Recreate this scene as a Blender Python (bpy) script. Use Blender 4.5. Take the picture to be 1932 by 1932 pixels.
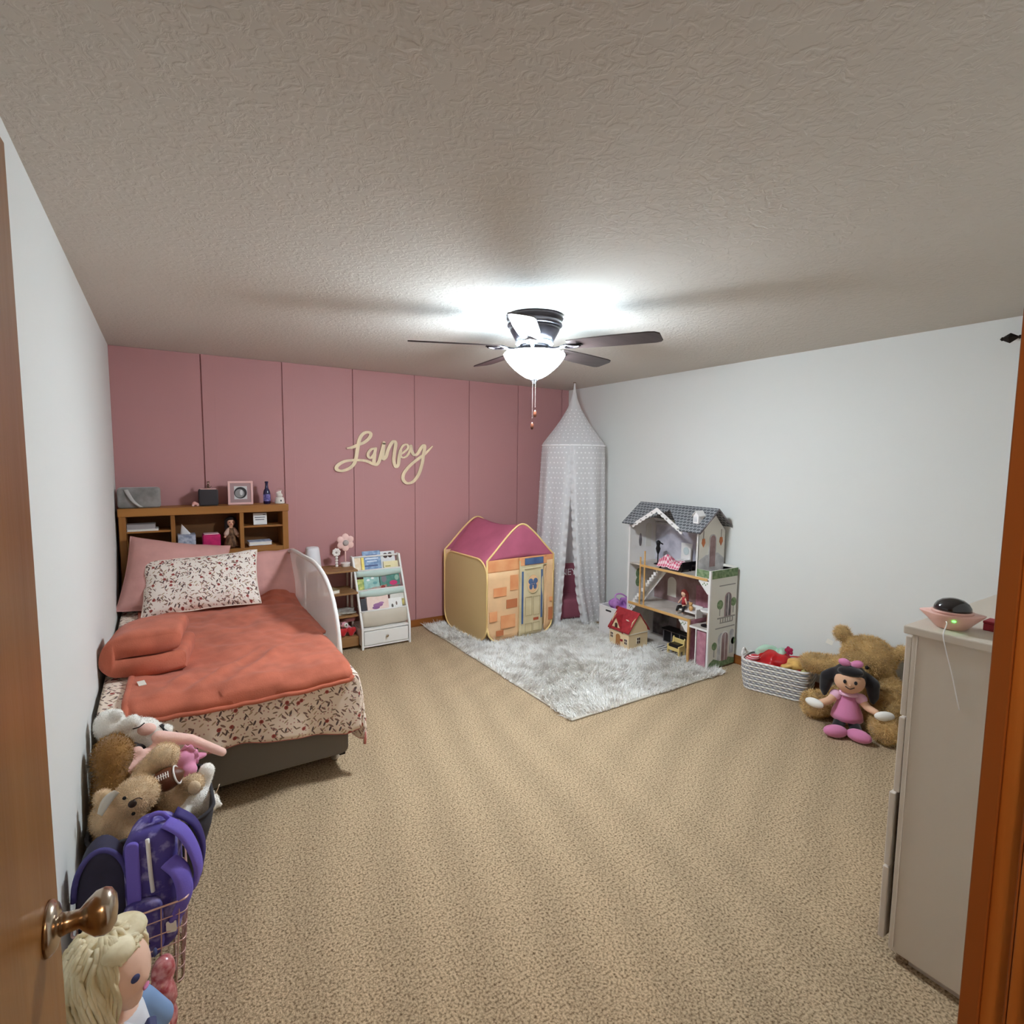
import bpy, bmesh, math, random
import numpy as np
from mathutils import Vector, Matrix, Euler, noise
random.seed(7); rng = np.random.default_rng(7)
PI = math.pi
scene = bpy.context.scene
COL = scene.collection
for o in list(bpy.data.objects): bpy.data.objects.remove(o)

# ------------------------------------------------------------------ camera
W, D, H = 4.213, 4.969, 2.44            # room: x 0..W, y FW..D, z 0..H
FW = 0.148                              # inner face of the wall with the door
cam_d = bpy.data.cameras.new('camera'); cam = bpy.data.objects.new('camera', cam_d); COL.objects.link(cam)
cam_d.sensor_fit = 'HORIZONTAL'; cam_d.sensor_width = 36.0; cam_d.lens = 36.0*1032.77/1932.0
cam_d.clip_start = 0.01
yaw, pit, rol = 0.5695, 0.0921, 0.0101
f = Vector((math.sin(yaw)*math.cos(pit), math.cos(yaw)*math.cos(pit), -math.sin(pit)))
r = Vector((math.cos(yaw), -math.sin(yaw), 0)); u = r.cross(f)
r2 = r*math.cos(rol)+u*math.sin(rol); u2 = u*math.cos(rol)-r*math.sin(rol)
cam.matrix_world = Matrix(((r2.x,u2.x,-f.x,.2881),(r2.y,u2.y,-f.y,0.0),(r2.z,u2.z,-f.z,1.6345),(0,0,0,1)))
scene.camera = cam
# ------------------------------------------------------------------ world, view
wd = bpy.data.worlds.new('world'); scene.world = wd; wd.use_nodes = True
wd.node_tree.nodes['Background'].inputs[0].default_value = (.05,.045,.04,1)
wd.node_tree.nodes['Background'].inputs[1].default_value = .3
scene.view_settings.view_transform = 'Standard'; scene.view_settings.look = 'None'
scene.view_settings.gamma = 1.0; scene.view_settings.use_curve_mapping = False
scene.view_settings.exposure = 1.93
BULB_W, BOWL_S, HALL_W = 12.0, 54.0, 4.5     # lamp strengths (fan light up-light, bowl glow, hall lamp)

# ------------------------------------------------------------------ materials
def lin(c):
    c = [x/255 for x in c[:3]]
    return tuple((x/12.92 if x <= .04045 else ((x+.055)/1.055)**2.4) for x in c)+(1,)
MATS = {}
def nodes(m): return m.node_tree.nodes, m.node_tree.links
def mat(name, c, rough=.7, metal=0, bump=0, bscale=60, var=0, vscale=8, c2=None, sheen=0, spec=.35, stretch=None, coord='Object', detail=3, bdist=.004, alpha=None, lo=.35, hi=.65):
    if name in MATS: return MATS[name]
    m = bpy.data.materials.new(name); m.use_nodes = True; N, L = nodes(m); b = N['Principled BSDF']
    b.inputs['Base Color'].default_value = lin(c); b.inputs['Roughness'].default_value = rough; b.inputs['Metallic'].default_value = metal
    b.inputs['Specular IOR Level'].default_value = spec
    if sheen: b.inputs['Sheen Weight'].default_value = sheen; b.inputs['Sheen Roughness'].default_value = .5
    if alpha is not None: b.inputs['Alpha'].default_value = alpha
    tc = N.new('ShaderNodeTexCoord'); vec = tc.outputs[coord]
    if stretch:
        mp = N.new('ShaderNodeMapping'); mp.inputs['Scale'].default_value = stretch; L.new(vec, mp.inputs[0]); vec = mp.outputs[0]
    if c2 is not None or var:
        nz = N.new('ShaderNodeTexNoise'); nz.inputs['Scale'].default_value = vscale; nz.inputs['Detail'].default_value = detail; L.new(vec, nz.inputs['Vector'])
        rp = N.new('ShaderNodeValToRGB'); rp.color_ramp.elements[0].position = lo; rp.color_ramp.elements[1].position = hi
        if c2 is None: c2 = tuple(max(0, x*(1-var)) for x in c)
        rp.color_ramp.elements[0].color = lin(c2); rp.color_ramp.elements[1].color = lin(c)
        L.new(nz.outputs[0], rp.inputs[0]); L.new(rp.outputs[0], b.inputs['Base Color'])
    if bump:
        nb = N.new('ShaderNodeTexNoise'); nb.inputs['Scale'].default_value = bscale; nb.inputs['Detail'].default_value = 4; L.new(vec, nb.inputs['Vector'])
        bp = N.new('ShaderNodeBump'); bp.inputs['Strength'].default_value = bump; bp.inputs['Distance'].default_value = bdist
        L.new(nb.outputs[0], bp.inputs['Height']); L.new(bp.outputs[0], b.inputs['Normal'])
    MATS[name] = m; return m
def wood(name, c, c2, axis='x', scale=9, rough=.45, coord='Object'):
    st = {'x': (.12, 1.6, 1.6), 'y': (1.6, .12, 1.6), 'z': (1.6, 1.6, .10)}[axis]
    return mat(name, c, rough, c2=c2, vscale=scale, stretch=st, bump=.15, bscale=scale*4, detail=6, coord=coord, lo=.3, hi=.7)
def mixn(N, L, fac, a, b):
    mx = N.new('ShaderNodeMix'); mx.data_type = 'RGBA'
    L.new(fac, mx.inputs[0])
    for s, v in ((6, a), (7, b)):
        if isinstance(v, (tuple, list)): mx.inputs[s].default_value = lin(v)
        else: L.new(v, mx.inputs[s])
    return mx.outputs[2]
def mth(N, L, op, a, b=None, clamp=False):
    n = N.new('ShaderNodeMath'); n.operation = op; n.use_clamp = clamp
    for i, v in enumerate((a, b)):
        if v is None: continue
        if isinstance(v, (int, float)): n.inputs[i].default_value = v
        else: L.new(v, n.inputs[i])
    return n.outputs[0]
def floral(name, base, coord='UV'):
    """cream cotton printed with small red flowers, dark and tan leaves and sprigs"""
    m = bpy.data.materials.new(name); m.use_nodes = True; N, L = nodes(m); b = N['Principled BSDF']
    b.inputs['Roughness'].default_value = .85; b.inputs['Specular IOR Level'].default_value = .15
    tc = N.new('ShaderNodeTexCoord'); col = base
    def layer(scale, rot, st, thr, keep, c, col, off):
        m0 = N.new('ShaderNodeMapping'); m0.inputs['Rotation'].default_value = (0, 0, rot); L.new(tc.outputs[coord], m0.inputs[0])
        mp = N.new('ShaderNodeMapping'); mp.inputs['Scale'].default_value = st; mp.inputs['Location'].default_value = (off, off*1.7, 0)
        L.new(m0.outputs[0], mp.inputs[0])
        v = N.new('ShaderNodeTexVoronoi'); v.inputs['Scale'].default_value = scale; v.voronoi_dimensions = '2D'; L.new(mp.outputs[0], v.inputs['Vector'])
        sp = N.new('ShaderNodeSeparateColor'); L.new(v.outputs['Color'], sp.inputs[0])
        a = mth(N, L, 'LESS_THAN', v.outputs['Distance'], thr); k = mth(N, L, 'LESS_THAN', sp.outputs[0], keep)
        return mixn(N, L, mth(N, L, 'MULTIPLY', a, k), col, c)
    col = layer(46, .9, (1, .28, 1), .15, .7, (176, 150, 118), col, .3)
    col = layer(44, -.6, (1, .22, 1), .13, .8, (122, 98, 86), col, 1.3)
    col = layer(36, .4, (1, .36, 1), .17, .5, (104, 86, 82), col, 2.1)
    col = layer(36, 2.2, (1, .36, 1), .17, .45, (138, 108, 98), col, 4.7)
    col = layer(40, 1.5, (1, .3, 1), .14, .5, (140, 116, 96), col, 7.7)
    col = layer(60, 0, (1, 1, 1), .22, .35, (196, 150, 138), col, 3.3)
    col = layer(17, 0, (1, 1, 1), .16, .40, (166, 84, 76), col, 5.9)
    col = layer(17, 0, (1, 1, 1), .06, .40, (120, 58, 54), col, 5.9)
    L.new(col, b.inputs['Base Color'])
    nb = N.new('ShaderNodeTexNoise'); nb.inputs['Scale'].default_value = 14; L.new(tc.outputs[coord], nb.inputs['Vector'])
    bp = N.new('ShaderNodeBump'); bp.inputs['Strength'].default_value = .5; bp.inputs['Distance'].default_value = .01
    L.new(nb.outputs[0], bp.inputs['Height']); L.new(bp.outputs[0], b.inputs['Normal'])
    MATS[name] = m; return m
def emit(name, c, s):
    m = bpy.data.materials.new(name); m.use_nodes = True; N, L = nodes(m); b = N['Principled BSDF']
    b.inputs['Base Color'].default_value = lin(c); b.inputs['Emission Color'].default_value = lin(c); b.inputs['Emission Strength'].default_value = s
    MATS[name] = m; return m

# ------------------------------------------------------------------ mesh helpers
def rotm(e): return Euler(e).to_matrix() if e is not None else Matrix.Identity(3)
class MB:
    def __init__(s): s.v = []; s.f = []; s.uv = {}
    def add(s, vs, fs):
        n = len(s.v); s.v += [tuple(v) for v in vs]; s.f += [tuple(i+n for i in q) for q in fs]; return s
    def box(s, c, d, rot=None, taper=None):
        R = rotm(rot); hx, hy, hz = d[0]/2, d[1]/2, d[2]/2; t = taper or (1, 1)
        vs = []
        for z in (-1, 1):
            k = (1, 1) if z < 0 else t
            for x, y in ((-1,-1),(1,-1),(1,1),(-1,1)): vs.append(Vector(c)+R@Vector((x*hx*k[0], y*hy*k[1], z*hz)))
        return s.add(vs, [(3,2,1,0),(4,5,6,7),(0,1,5,4),(1,2,6,5),(2,3,7,6),(3,0,4,7)])
    def bb(s, x0, x1, y0, y1, z0, z1): return s.box(((x0+x1)/2,(y0+y1)/2,(z0+z1)/2),(x1-x0,y1-y0,z1-z0))
    def tube(s, path, r, n=8, closed=False, caps=True, flat=1.0):
        P = [Vector(p) for p in path]; m = len(P); rs = r if isinstance(r, (list, tuple)) else [r]*m
        tang = []
        for i in range(m):
            a = P[(i-1) % m] if (closed or i) else P[0]; b = P[(i+1) % m] if (closed or i < m-1) else P[-1]
            t = (b-a); tang.append(t.normalized() if t.length > 1e-9 else Vector((0,0,1)))
        ref = Vector((0,0,1)) if abs(tang[0].z) < .9 else Vector((1,0,0))
        nrm = (ref - tang[0]*ref.dot(tang[0])).normalized(); vs = []
        for i in range(m):
            nrm = (nrm - tang[i]*nrm.dot(tang[i]))
            nrm = nrm.normalized() if nrm.length > 1e-6 else tang[i].orthogonal().normalized()
            bn = tang[i].cross(nrm)
            for k in range(n):
                a = 2*PI*k/n; vs.append(P[i]+(nrm*math.cos(a)*flat+bn*math.sin(a))*rs[i])
        fs = []
        for i in range(m if closed else m-1):
            j = (i+1) % m
            for k in range(n): fs.append((i*n+k, i*n+(k+1) % n, j*n+(k+1) % n, j*n+k))
        if caps and not closed: fs += [tuple(range(n-1,-1,-1)), tuple((m-1)*n+k for k in range(n))]
        return s.add(vs, fs)
    def lathe(s, prof, c=(0,0,0), n=24, rot=None, capb=True, capt=True):
        R = rotm(rot); vs = []; m = len(prof)
        for (rr, z) in prof:
            for k in range(n):
                a = 2*PI*k/n; vs.append(Vector(c)+R@Vector((rr*math.cos(a), rr*math.sin(a), z)))
        fs = [(i*n+k, i*n+(k+1)%n, (i+1)*n+(k+1)%n, (i+1)*n+k) for i in range(m-1) for k in range(n)]
        if capb: fs.append(tuple(range(n-1,-1,-1)))
        if capt: fs.append(tuple((m-1)*n+k for k in range(n)))
        return s.add(vs, fs)
    def ell(s, c, rad, rot=None, nu=16, nv=10):
        R = rotm(rot); rad = (rad,)*3 if isinstance(rad, (int, float)) else rad
        vs = [Vector(c)+R@Vector((0,0,-rad[2]))]
        for j in range(1, nv):
            p = -PI/2+PI*j/nv
            for k in range(nu):
                a = 2*PI*k/nu; vs.append(Vector(c)+R@Vector((rad[0]*math.cos(p)*math.cos(a), rad[1]*math.cos(p)*math.sin(a), rad[2]*math.sin(p))))
        vs.append(Vector(c)+R@Vector((0,0,rad[2]))); fs = []
        for k in range(nu): fs.append((0, 1+(k+1)%nu, 1+k))
        for j in range(nv-2):
            for k in range(nu): a = 1+j*nu; fs.append((a+k, a+(k+1)%nu, a+nu+(k+1)%nu, a+nu+k))
        t = len(vs)-1; a = 1+(nv-2)*nu
        for k in range(nu): fs.append((a+k, a+(k+1)%nu, t))
        return s.add(vs, fs)
    def cap(s, p0, p1, r0, r1=None, n=14):
        """capsule with hemispherical ends"""
        r1 = r0 if r1 is None else r1; p0 = Vector(p0); p1 = Vector(p1); d = (p1-p0).normalized(); path = []; rs = []
        for k in range(5): a = -PI/2+PI/2*k/4.0; path.append(p0+d*r0*math.sin(a)); rs.append(max(1e-4, r0*math.cos(a)))
        for k in range(5): a = PI/2*k/4.0; path.append(p1+d*r1*math.sin(a)); rs.append(max(1e-4, r1*math.cos(a)))
        return s.tube(path, rs, n)
    def prism(s, pts, fn, d0, d1):
        """2-D outline pushed from depth d0 to d1; fn(a, b, d) gives the 3-D point"""
        n = len(pts); vs = [fn(a, b, d0) for a, b in pts]+[fn(a, b, d1) for a, b in pts]
        fs = [tuple(range(n)), tuple(range(2*n-1, n-1, -1))]+[(i, n+i, n+(i+1)%n, (i+1)%n) for i in range(n)]
        return s.add(vs, fs)
    def grid(s, fn, nu, nv, uvfn=None, closeu=False):
        n0 = len(s.v)
        for j in range(nv+1):
            for i in range(nu+(0 if closeu else 1)):
                a, b = i/nu, j/nv; s.v.append(tuple(fn(a, b)))
                if uvfn: s.uv[len(s.v)-1] = uvfn(a, b)
        w = nu if closeu else nu+1
        for j in range(nv):
            for i in range(nu):
                i2 = (i+1) % w; s.f.append((n0+j*w+i, n0+j*w+i2, n0+(j+1)*w+i2, n0+(j+1)*w+i))
        return s
    def moved(s, M):
        s.v = [tuple(M@Vector(v)) for v in s.v]; return s
    def build(s, name, m, parent=None, world=True, smooth=False, bevel=0, solid=0, label=None, subsurf=0, seg=2):
        me = bpy.data.meshes.new(name)
        off = Vector((0,0,0))
        if parent is not None and world:
            p = parent
            Minv = full(p).inverted(); vs = [tuple(Minv@Vector(v)) for v in s.v]
        else: vs = s.v
        me.from_pydata(vs, [], s.f)
        if s.uv:
            ul = me.uv_layers.new(name='UVMap')
            for lp in me.loops: ul.data[lp.index].uv = s.uv.get(lp.vertex_index, (0, 0))
        bm = bmesh.new(); bm.from_mesh(me); bmesh.ops.recalc_face_normals(bm, faces=bm.faces); bm.to_mesh(me); bm.free()
        o = bpy.data.objects.new(name, me); COL.objects.link(o)
        if m: me.materials.append(m if not isinstance(m, str) else MATS[m])
        if parent is not None: o.parent = parent
        if smooth:
            for p in me.polygons: p.use_smooth = True
        if solid:
            md = o.modifiers.new('solid', 'SOLIDIFY'); md.thickness = solid; md.offset = 0
        if bevel:
            md = o.modifiers.new('bevel', 'BEVEL'); md.width = bevel; md.segments = seg; md.limit_method = 'ANGLE'; md.angle_limit = .7
        if subsurf:
            md = o.modifiers.new('subsurf', 'SUBSURF'); md.levels = subsurf; md.render_levels = subsurf
        if label: o['label'] = label
        return o
def full(o):
    M = o.matrix_basis.copy()
    return full(o.parent)@M if o.parent else M
def tag(o, label=None, cat=None, group=None, kind=None):
    if label: o['label'] = label
    if cat: o['category'] = cat
    if group: o['group'] = group
    if kind: o['kind'] = kind
    return o
def thing(name, label, cat, loc=(0,0,0), rz=0, group=None, kind=None, rot=None):
    o = bpy.data.objects.new(name, None); COL.objects.link(o); o.empty_display_size = .05
    o.location = loc; o.rotation_euler = rot or (0, 0, rz)
    return tag(o, label, cat, group, kind)
def struct(mb, name, m, parent=None, **k):
    o = mb.build(name, m, parent, **k)
    if parent is None: o['kind'] = 'structure'
    return o
def solo(mb, name, m, label, cat, group=None, **k):
    """a thing that is one mesh: origin put at its base"""
    xs = np.array(mb.v); c = Vector(((xs[:,0].min()+xs[:,0].max())/2, (xs[:,1].min()+xs[:,1].max())/2, xs[:,2].min()))
    mb.v = [tuple(Vector(v)-c) for v in mb.v]
    o = mb.build(name, m, None, **k); o.location = c
    return tag(o, label, cat, group)
def catmull(pts, n=6, closed=False):
    P = [Vector(p) for p in pts]; out = []; m = len(P)
    for i in range(m if closed else m-1):
        a = P[(i-1) % m] if (closed or i) else P[0]*2-P[1]; b = P[i]; c = P[(i+1) % m]
        d = P[(i+2) % m] if (closed or i+2 < m) else P[-1]*2-P[-2]
        for k in range(n):
            t = k/n; out.append(.5*((2*b)+(c-a)*t+(2*a-5*b+4*c-d)*t*t+(3*b-a-3*c+d)*t*t*t))
    if not closed: out.append(P[-1])
    return out
def rrect(x0, x1, y0, y1, r, n=5):
    out = []
    for cx, cy, a0 in ((x1-r, y0+r, -PI/2), (x1-r, y1-r, 0), (x0+r, y1-r, PI/2), (x0+r, y0+r, PI)):
        for k in range(n+1): a = a0+PI/2*k/n; out.append((cx+r*math.cos(a), cy+r*math.sin(a)))
    return out
def arch(x0, x1, y0, y1, n=8):
    r = (x1-x0)/2; cx = (x0+x1)/2
    return [(x0, y0), (x1, y0)]+[(cx+r*math.cos(PI*k/n), y1-r+r*math.sin(PI*k/n)) for k in range(n+1)]
def remeshed(mb, name, m, parent, vox=.01, sm=6):
    """overlapping blobs fused into one continuous skin"""
    o = mb.build(name, None, parent)
    md = o.modifiers.new('r', 'REMESH'); md.mode = 'VOXEL'; md.voxel_size = vox; md.use_smooth_shade = True
    md = o.modifiers.new('s', 'SMOOTH'); md.iterations = sm; md.factor = .6
    dg = bpy.context.evaluated_depsgraph_get(); dg.update()
    me = bpy.data.meshes.new_from_object(o.evaluated_get(dg)); old = o.data; o.modifiers.clear(); o.data = me; bpy.data.meshes.remove(old)
    me.name = name; me.materials.clear(); me.materials.append(m)
    for p in me.polygons: p.use_smooth = True
    return o
def strands(name, m, parent, P, Nn, L, w, bend=.4, jit=.5):
    """many thin curved blades as one mesh (fur, pile): P roots, Nn directions, L lengths (all in the parent's frame)"""
    n = len(P); dirs = Nn+rng.normal(0, jit, (n, 3)); dirs /= np.linalg.norm(dirs, axis=1)[:, None]
    side = np.cross(dirs, rng.normal(0, 1, (n, 3))); side /= np.linalg.norm(side, axis=1)[:, None]
    lean = rng.normal(0, bend, (n, 3)); L = np.asarray(L)[:, None]
    mid = P+dirs*L*.55; tip = P+dirs*L*.9+lean*L
    V = np.stack([P-side*w, P+side*w, mid+side*w*.8, mid-side*w*.8, tip], 1).reshape(-1, 3)
    b = np.arange(n)*5
    quads = np.stack([b, b+1, b+2, b+3], 1); tris = np.stack([b+3, b+2, b+4], 1)
    me = bpy.data.meshes.new(name); me.vertices.add(len(V)); me.vertices.foreach_set('co', V.ravel())
    loops = np.concatenate([quads.ravel(), tris.ravel()]); me.loops.add(len(loops)); me.loops.foreach_set('vertex_index', loops)
    st = np.concatenate([np.arange(n)*4, n*4+np.arange(n)*3]); tot = np.concatenate([np.full(n, 4), np.full(n, 3)])
    me.polygons.add(2*n); me.polygons.foreach_set('loop_start', st); me.polygons.foreach_set('loop_total', tot); me.update(); me.validate()
    me.polygons.foreach_set('use_smooth', np.ones(2*n, bool))
    me.materials.append(m); o = bpy.data.objects.new(name, me); COL.objects.link(o); o.parent = parent; o['kind'] = 'stuff'
    return o
def fuzz(o, m, n, length, w=.0012, name='fur', jit=.45, bend=.3, parent=None):
    me = o.data; me.calc_loop_triangles(); nt = len(me.loop_triangles)
    T = np.empty(nt*3, int); me.loop_triangles.foreach_get('vertices', T); T = T.reshape(-1, 3)
    C = np.empty(len(me.vertices)*3); me.vertices.foreach_get('co', C); C = C.reshape(-1, 3)
    a, b, c = C[T[:,0]], C[T[:,1]], C[T[:,2]]; nr = np.cross(b-a, c-a); ar = np.linalg.norm(nr, axis=1); nr /= (ar[:,None]+1e-12)
    k = rng.choice(nt, n, p=ar/ar.sum()); q = rng.random((n, 2)); fl = q.sum(1) > 1; q[fl] = 1-q[fl]
    P = a[k]+(b[k]-a[k])*q[:, :1]+(c[k]-a[k])*q[:, 1:]
    return strands(name, m, parent or o, P-nr[k]*.001, nr[k], length*rng.uniform(.6, 1.2, n), w, bend, jit)
def text(s, name, m, parent, M, size, depth=.002, align='LEFT'):
    cu = bpy.data.curves.new(name, 'FONT'); cu.body = s; cu.size = size; cu.extrude = depth/2; cu.align_x = align
    t = bpy.data.objects.new(name+'_tmp', cu); COL.objects.link(t)
    dg = bpy.context.evaluated_depsgraph_get(); dg.update()
    me = bpy.data.meshes.new_from_object(t.evaluated_get(dg)); bpy.data.objects.remove(t)
    o = bpy.data.objects.new(name, me); COL.objects.link(o); o.parent = parent
    o.matrix_basis = (full(parent).inverted() if parent else Matrix.Identity(4))@M
    me.materials.clear(); me.materials.append(m); return o
def copy_tree(o, parent=None):
    c = o.copy(); COL.objects.link(c); c.parent = parent
    for ch in list(o.children): copy_tree(ch, c)
    return c
# ================================================================== the setting
# --- carpet: short twisted pile, with the tracks a vacuum cleaner left in its nap
def carpet_mat():
    m = bpy.data.materials.new('carpet'); m.use_nodes = True; N, L = nodes(m); b = N['Principled BSDF']
    b.inputs['Roughness'].default_value = .95; b.inputs['Specular IOR Level'].default_value = .1
    tc = N.new('ShaderNodeTexCoord'); o = tc.outputs['Object']
    n1 = N.new('ShaderNodeTexNoise'); n1.inputs['Scale'].default_value = 120; n1.inputs['Detail'].default_value = 3; L.new(o, n1.inputs['Vector'])
    rp = N.new('ShaderNodeValToRGB'); e = rp.color_ramp.elements; e[0].position = .27; e[0].color = lin((98, 76, 52)); e[1].position = .58; e[1].color = lin((204, 179, 145))
    L.new(n1.outputs[0], rp.inputs[0])
    sx = N.new('ShaderNodeSeparateXYZ'); L.new(o, sx.inputs[0])
    big = N.new('ShaderNodeTexNoise'); big.inputs['Scale'].default_value = 1.3; L.new(o, big.inputs['Vector'])
    def stripe(rot, sc, dist):
        mp = N.new('ShaderNodeMapping'); mp.inputs['Rotation'].default_value = (0,0,rot); L.new(o, mp.inputs[0])
        w = N.new('ShaderNodeTexWave'); w.inputs['Scale'].default_value = sc; w.inputs['Distortion'].default_value = dist; w.inputs['Detail Scale'].default_value = .6; L.new(mp.outputs[0], w.inputs['Vector'])
        return mth(N, L, 'SUBTRACT', w.outputs['Fac'], .5)
    a = stripe(.22, 1.2, 4.5); c = stripe(1.15, 1.3, 5.0)
    side = mth(N, L, 'MULTIPLY', mth(N, L, 'SUBTRACT', mth(N, L, 'ADD', sx.outputs[0], big.outputs[0]), 2.3), 1.2, True)
    st = mth(N, L, 'ADD', mth(N, L, 'MULTIPLY', a, mth(N, L, 'SUBTRACT', 1.0, side)), mth(N, L, 'MULTIPLY', c, side))
    fac = mth(N, L, 'ADD', mth(N, L, 'MULTIPLY', st, .9), mth(N, L, 'MULTIPLY', mth(N, L, 'SUBTRACT', big.outputs[0], .5), .8))
    fac = mth(N, L, 'ADD', mth(N, L, 'MULTIPLY', fac, .13), 1.0)
    vm = N.new('ShaderNodeVectorMath'); vm.operation = 'SCALE'; L.new(rp.outputs[0], vm.inputs[0]); L.new(fac, vm.inputs['Scale'])
    L.new(vm.outputs[0], b.inputs['Base Color'])
    n2 = N.new('ShaderNodeTexNoise'); n2.inputs['Scale'].default_value = 150; n2.inputs['Detail'].default_value = 4; L.new(o, n2.inputs['Vector'])
    bp = N.new('ShaderNodeBump'); bp.inputs['Strength'].default_value = .8; bp.inputs['Distance'].default_value = .010
    L.new(n2.outputs[0], bp.inputs['Height']); L.new(bp.outputs[0], b.inputs['Normal'])
    MATS['carpet'] = m; return m
carpet_mat()
def ceiling_mat():
    m = bpy.data.materials.new('ceiling_paint'); m.use_nodes = True; N, L = nodes(m); b = N['Principled BSDF']
    b.inputs['Base Color'].default_value = lin((206, 198, 188)); b.inputs['Roughness'].default_value = .9; b.inputs['Specular IOR Level'].default_value = .15
    tc = N.new('ShaderNodeTexCoord')
    n1 = N.new('ShaderNodeTexNoise'); n1.inputs['Scale'].default_value = 30; n1.inputs['Detail'].default_value = 3; n1.inputs['Distortion'].default_value = 1.2; L.new(tc.outputs['Object'], n1.inputs['Vector'])
    rp = N.new('ShaderNodeValToRGB'); rp.color_ramp.elements[0].position = .44; rp.color_ramp.elements[1].position = .60; L.new(n1.outputs[0], rp.inputs[0])
    bp = N.new('ShaderNodeBump'); bp.inputs['Strength'].default_value = .35; bp.inputs['Distance'].default_value = .0035
    L.new(rp.outputs[0], bp.inputs['Height']); L.new(bp.outputs[0], b.inputs['Normal']); MATS['ceiling_paint'] = m
ceiling_mat()
mat('white_paint', (224, 224, 219), .75, bump=.08, bscale=90)
mat('pink_paint', (190, 138, 138), .6, bump=.06, bscale=70)
wood('trim_wood', (158, 96, 44), (120, 66, 26), 'x', 10)
wood('jamb_wood', (214, 146, 78), (180, 112, 52), 'z', 26, .4)
mat('edge_wood', (160, 98, 50), .5)
wood('door_wood', (146, 98, 48), (130, 84, 38), 'z', 8, .35)
mat('hall_paint', (205, 190, 168), .8)
mat('hall_floor', (150, 120, 85), .7, var=.2, vscale=30)
struct(MB().bb(-.02, W+.02, -.02+FW-.145, D+.02, -.06, 0), 'floor', 'carpet')
struct(MB().bb(-.1, W+.1, .02, D+.1, H, H+.06), 'ceiling', 'ceiling_paint')
struct(MB().bb(-.1, 0, .03, D+.1, 0, H), 'wall_left', 'white_paint')
struct(MB().bb(W, W+.1, .03, D+.1, 0, H), 'wall_right', 'white_paint')
wb = struct(MB().bb(0, W, D, D+.1, 0, H), 'wall_back', 'pink_paint')
S0, DS = .5776, .5893; edges = [0]+[S0+i*DS for i in range(7)]
for i, x0 in enumerate(edges):
    x1 = edges[i+1] if i < 7 else W
    if x1-x0 < .03: continue
    MB().bb(x0+(.0045 if i else 0), min(x1-.0045, W-.001) if i < 7 else W-.001, D-.010, D, .06, H-.001).build('panel', MATS['pink_paint'], wb, bevel=.0015)
    if i: MB().bb(x0+.0045, x0+.09, D-.013, D-.010, .06, H-.001).build('batten', MATS['pink_paint'], wb, bevel=.001)
# wall with the doorway the photograph is taken from: opening x .105 .. .877, height 2.04
DX0, DX1, DH = .100, .877, 2.05
wf = MB().bb(-.1, DX0-.018, .03, FW, 0, H).bb(DX1+.018, W+.1, .03, FW, 0, H).bb(DX0-.018, DX1+.018, .03, FW, DH+.018, H)
struct(wf, 'wall_front', 'white_paint')
def grow(x0, x1, y0, y1, z0, z1, name, m='trim_wood'): return struct(MB().bb(x0, x1, y0, y1, z0, z1), name, m, bevel=.003)
grow(0, W, D-.026, D-.0131, 0, .072, 'baseboard_back')
wood('trim_wood_y', (158, 96, 44), (120, 66, 26), 'y', 10)
grow(W-.014, W, FW+.02, D-.03, 0, .072, 'baseboard_right', 'trim_wood_y')
grow(0, .014, FW+.05, D-.03, 0, .072, 'baseboard_left', 'trim_wood_y')
grow(.96, W-.02, FW, FW+.013, 0, .072, 'baseboard_front')
# right jamb of the doorway: jamb board, stop strip with a shadow gap, casing edge
tj = MB().bb(DX1, DX1+.018, .03, .129, 0, DH).bb(DX1+.006, DX1+.018, .129, FW, 0, DH)
struct(tj, 'trim_1', 'jamb_wood', bevel=.001)
struct(MB().bb(DX1-.009, DX1, .045, .113, 0, DH), 'trim_2', 'jamb_wood', bevel=.002)
struct(MB().bb(DX1, DX1+.0058, .1295, .1315, 0, DH).bb(DX1+.003, DX1+.062, FW, FW+.014, 0, DH+.06), 'trim_3', 'edge_wood', bevel=.001)
struct(MB().bb(DX0-.018, DX0, .03, FW, 0, DH).bb(DX0-.018, DX1+.018, .03, FW, DH, DH+.018), 'trim_4', 'jamb_wood')
# the door, swung open along the left wall
dr = thing('door_1', 'flush wooden door swung open beside the left wall', None, (.100, .172, 0), kind='structure')
ang = math.atan2(.965-.172, .138-.100)
dr.rotation_euler = (0, 0, ang)
LW = math.hypot(.965-.172, .038)
def dl(mb, n, m, **k): return mb.build(n, m, dr, world=False, **k)
dl(MB().bb(0, LW, 0, .036, .015, 2.03), 'slab', 'door_wood', bevel=.002)
mat('nickel', (186, 170, 152), .22, 1.0); mat('dark_metal', (44, 34, 28), .4, .8)
KZ = 1.005; KX = LW-.062
kn = dl(MB().lathe([(.004,.0),(.034,.0),(.034,.004),(.028,.010),(.016,.014)], (KX, 0, KZ), 24, (PI/2, 0, 0)), 'rosette', 'nickel', smooth=True)
kk = MB().lathe([(.015,.012),(.013,.022),(.012,.034),(.020,.042),(.028,.052),(.0295,.062),(.027,.069),(.018,.075),(.004,.077)], (KX, 0, KZ), 28, (PI/2, 0, 0))
dl(kk, 'knob', 'nickel', smooth=True)
dl(MB().bb(LW-.0005, LW+.0015, .006, .030, KZ-.03, KZ+.03), 'latch_plate', 'dark_metal')
dl(MB().box((LW+.005, .018, KZ), (.012, .012, .02)), 'latch', 'nickel', bevel=.002)
for z in (.2, 1.0, 1.8): dl(MB().tube([(-.006, -.006, z), (-.006, -.006, z+.09)], .006), 'hinge', 'nickel')
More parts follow.
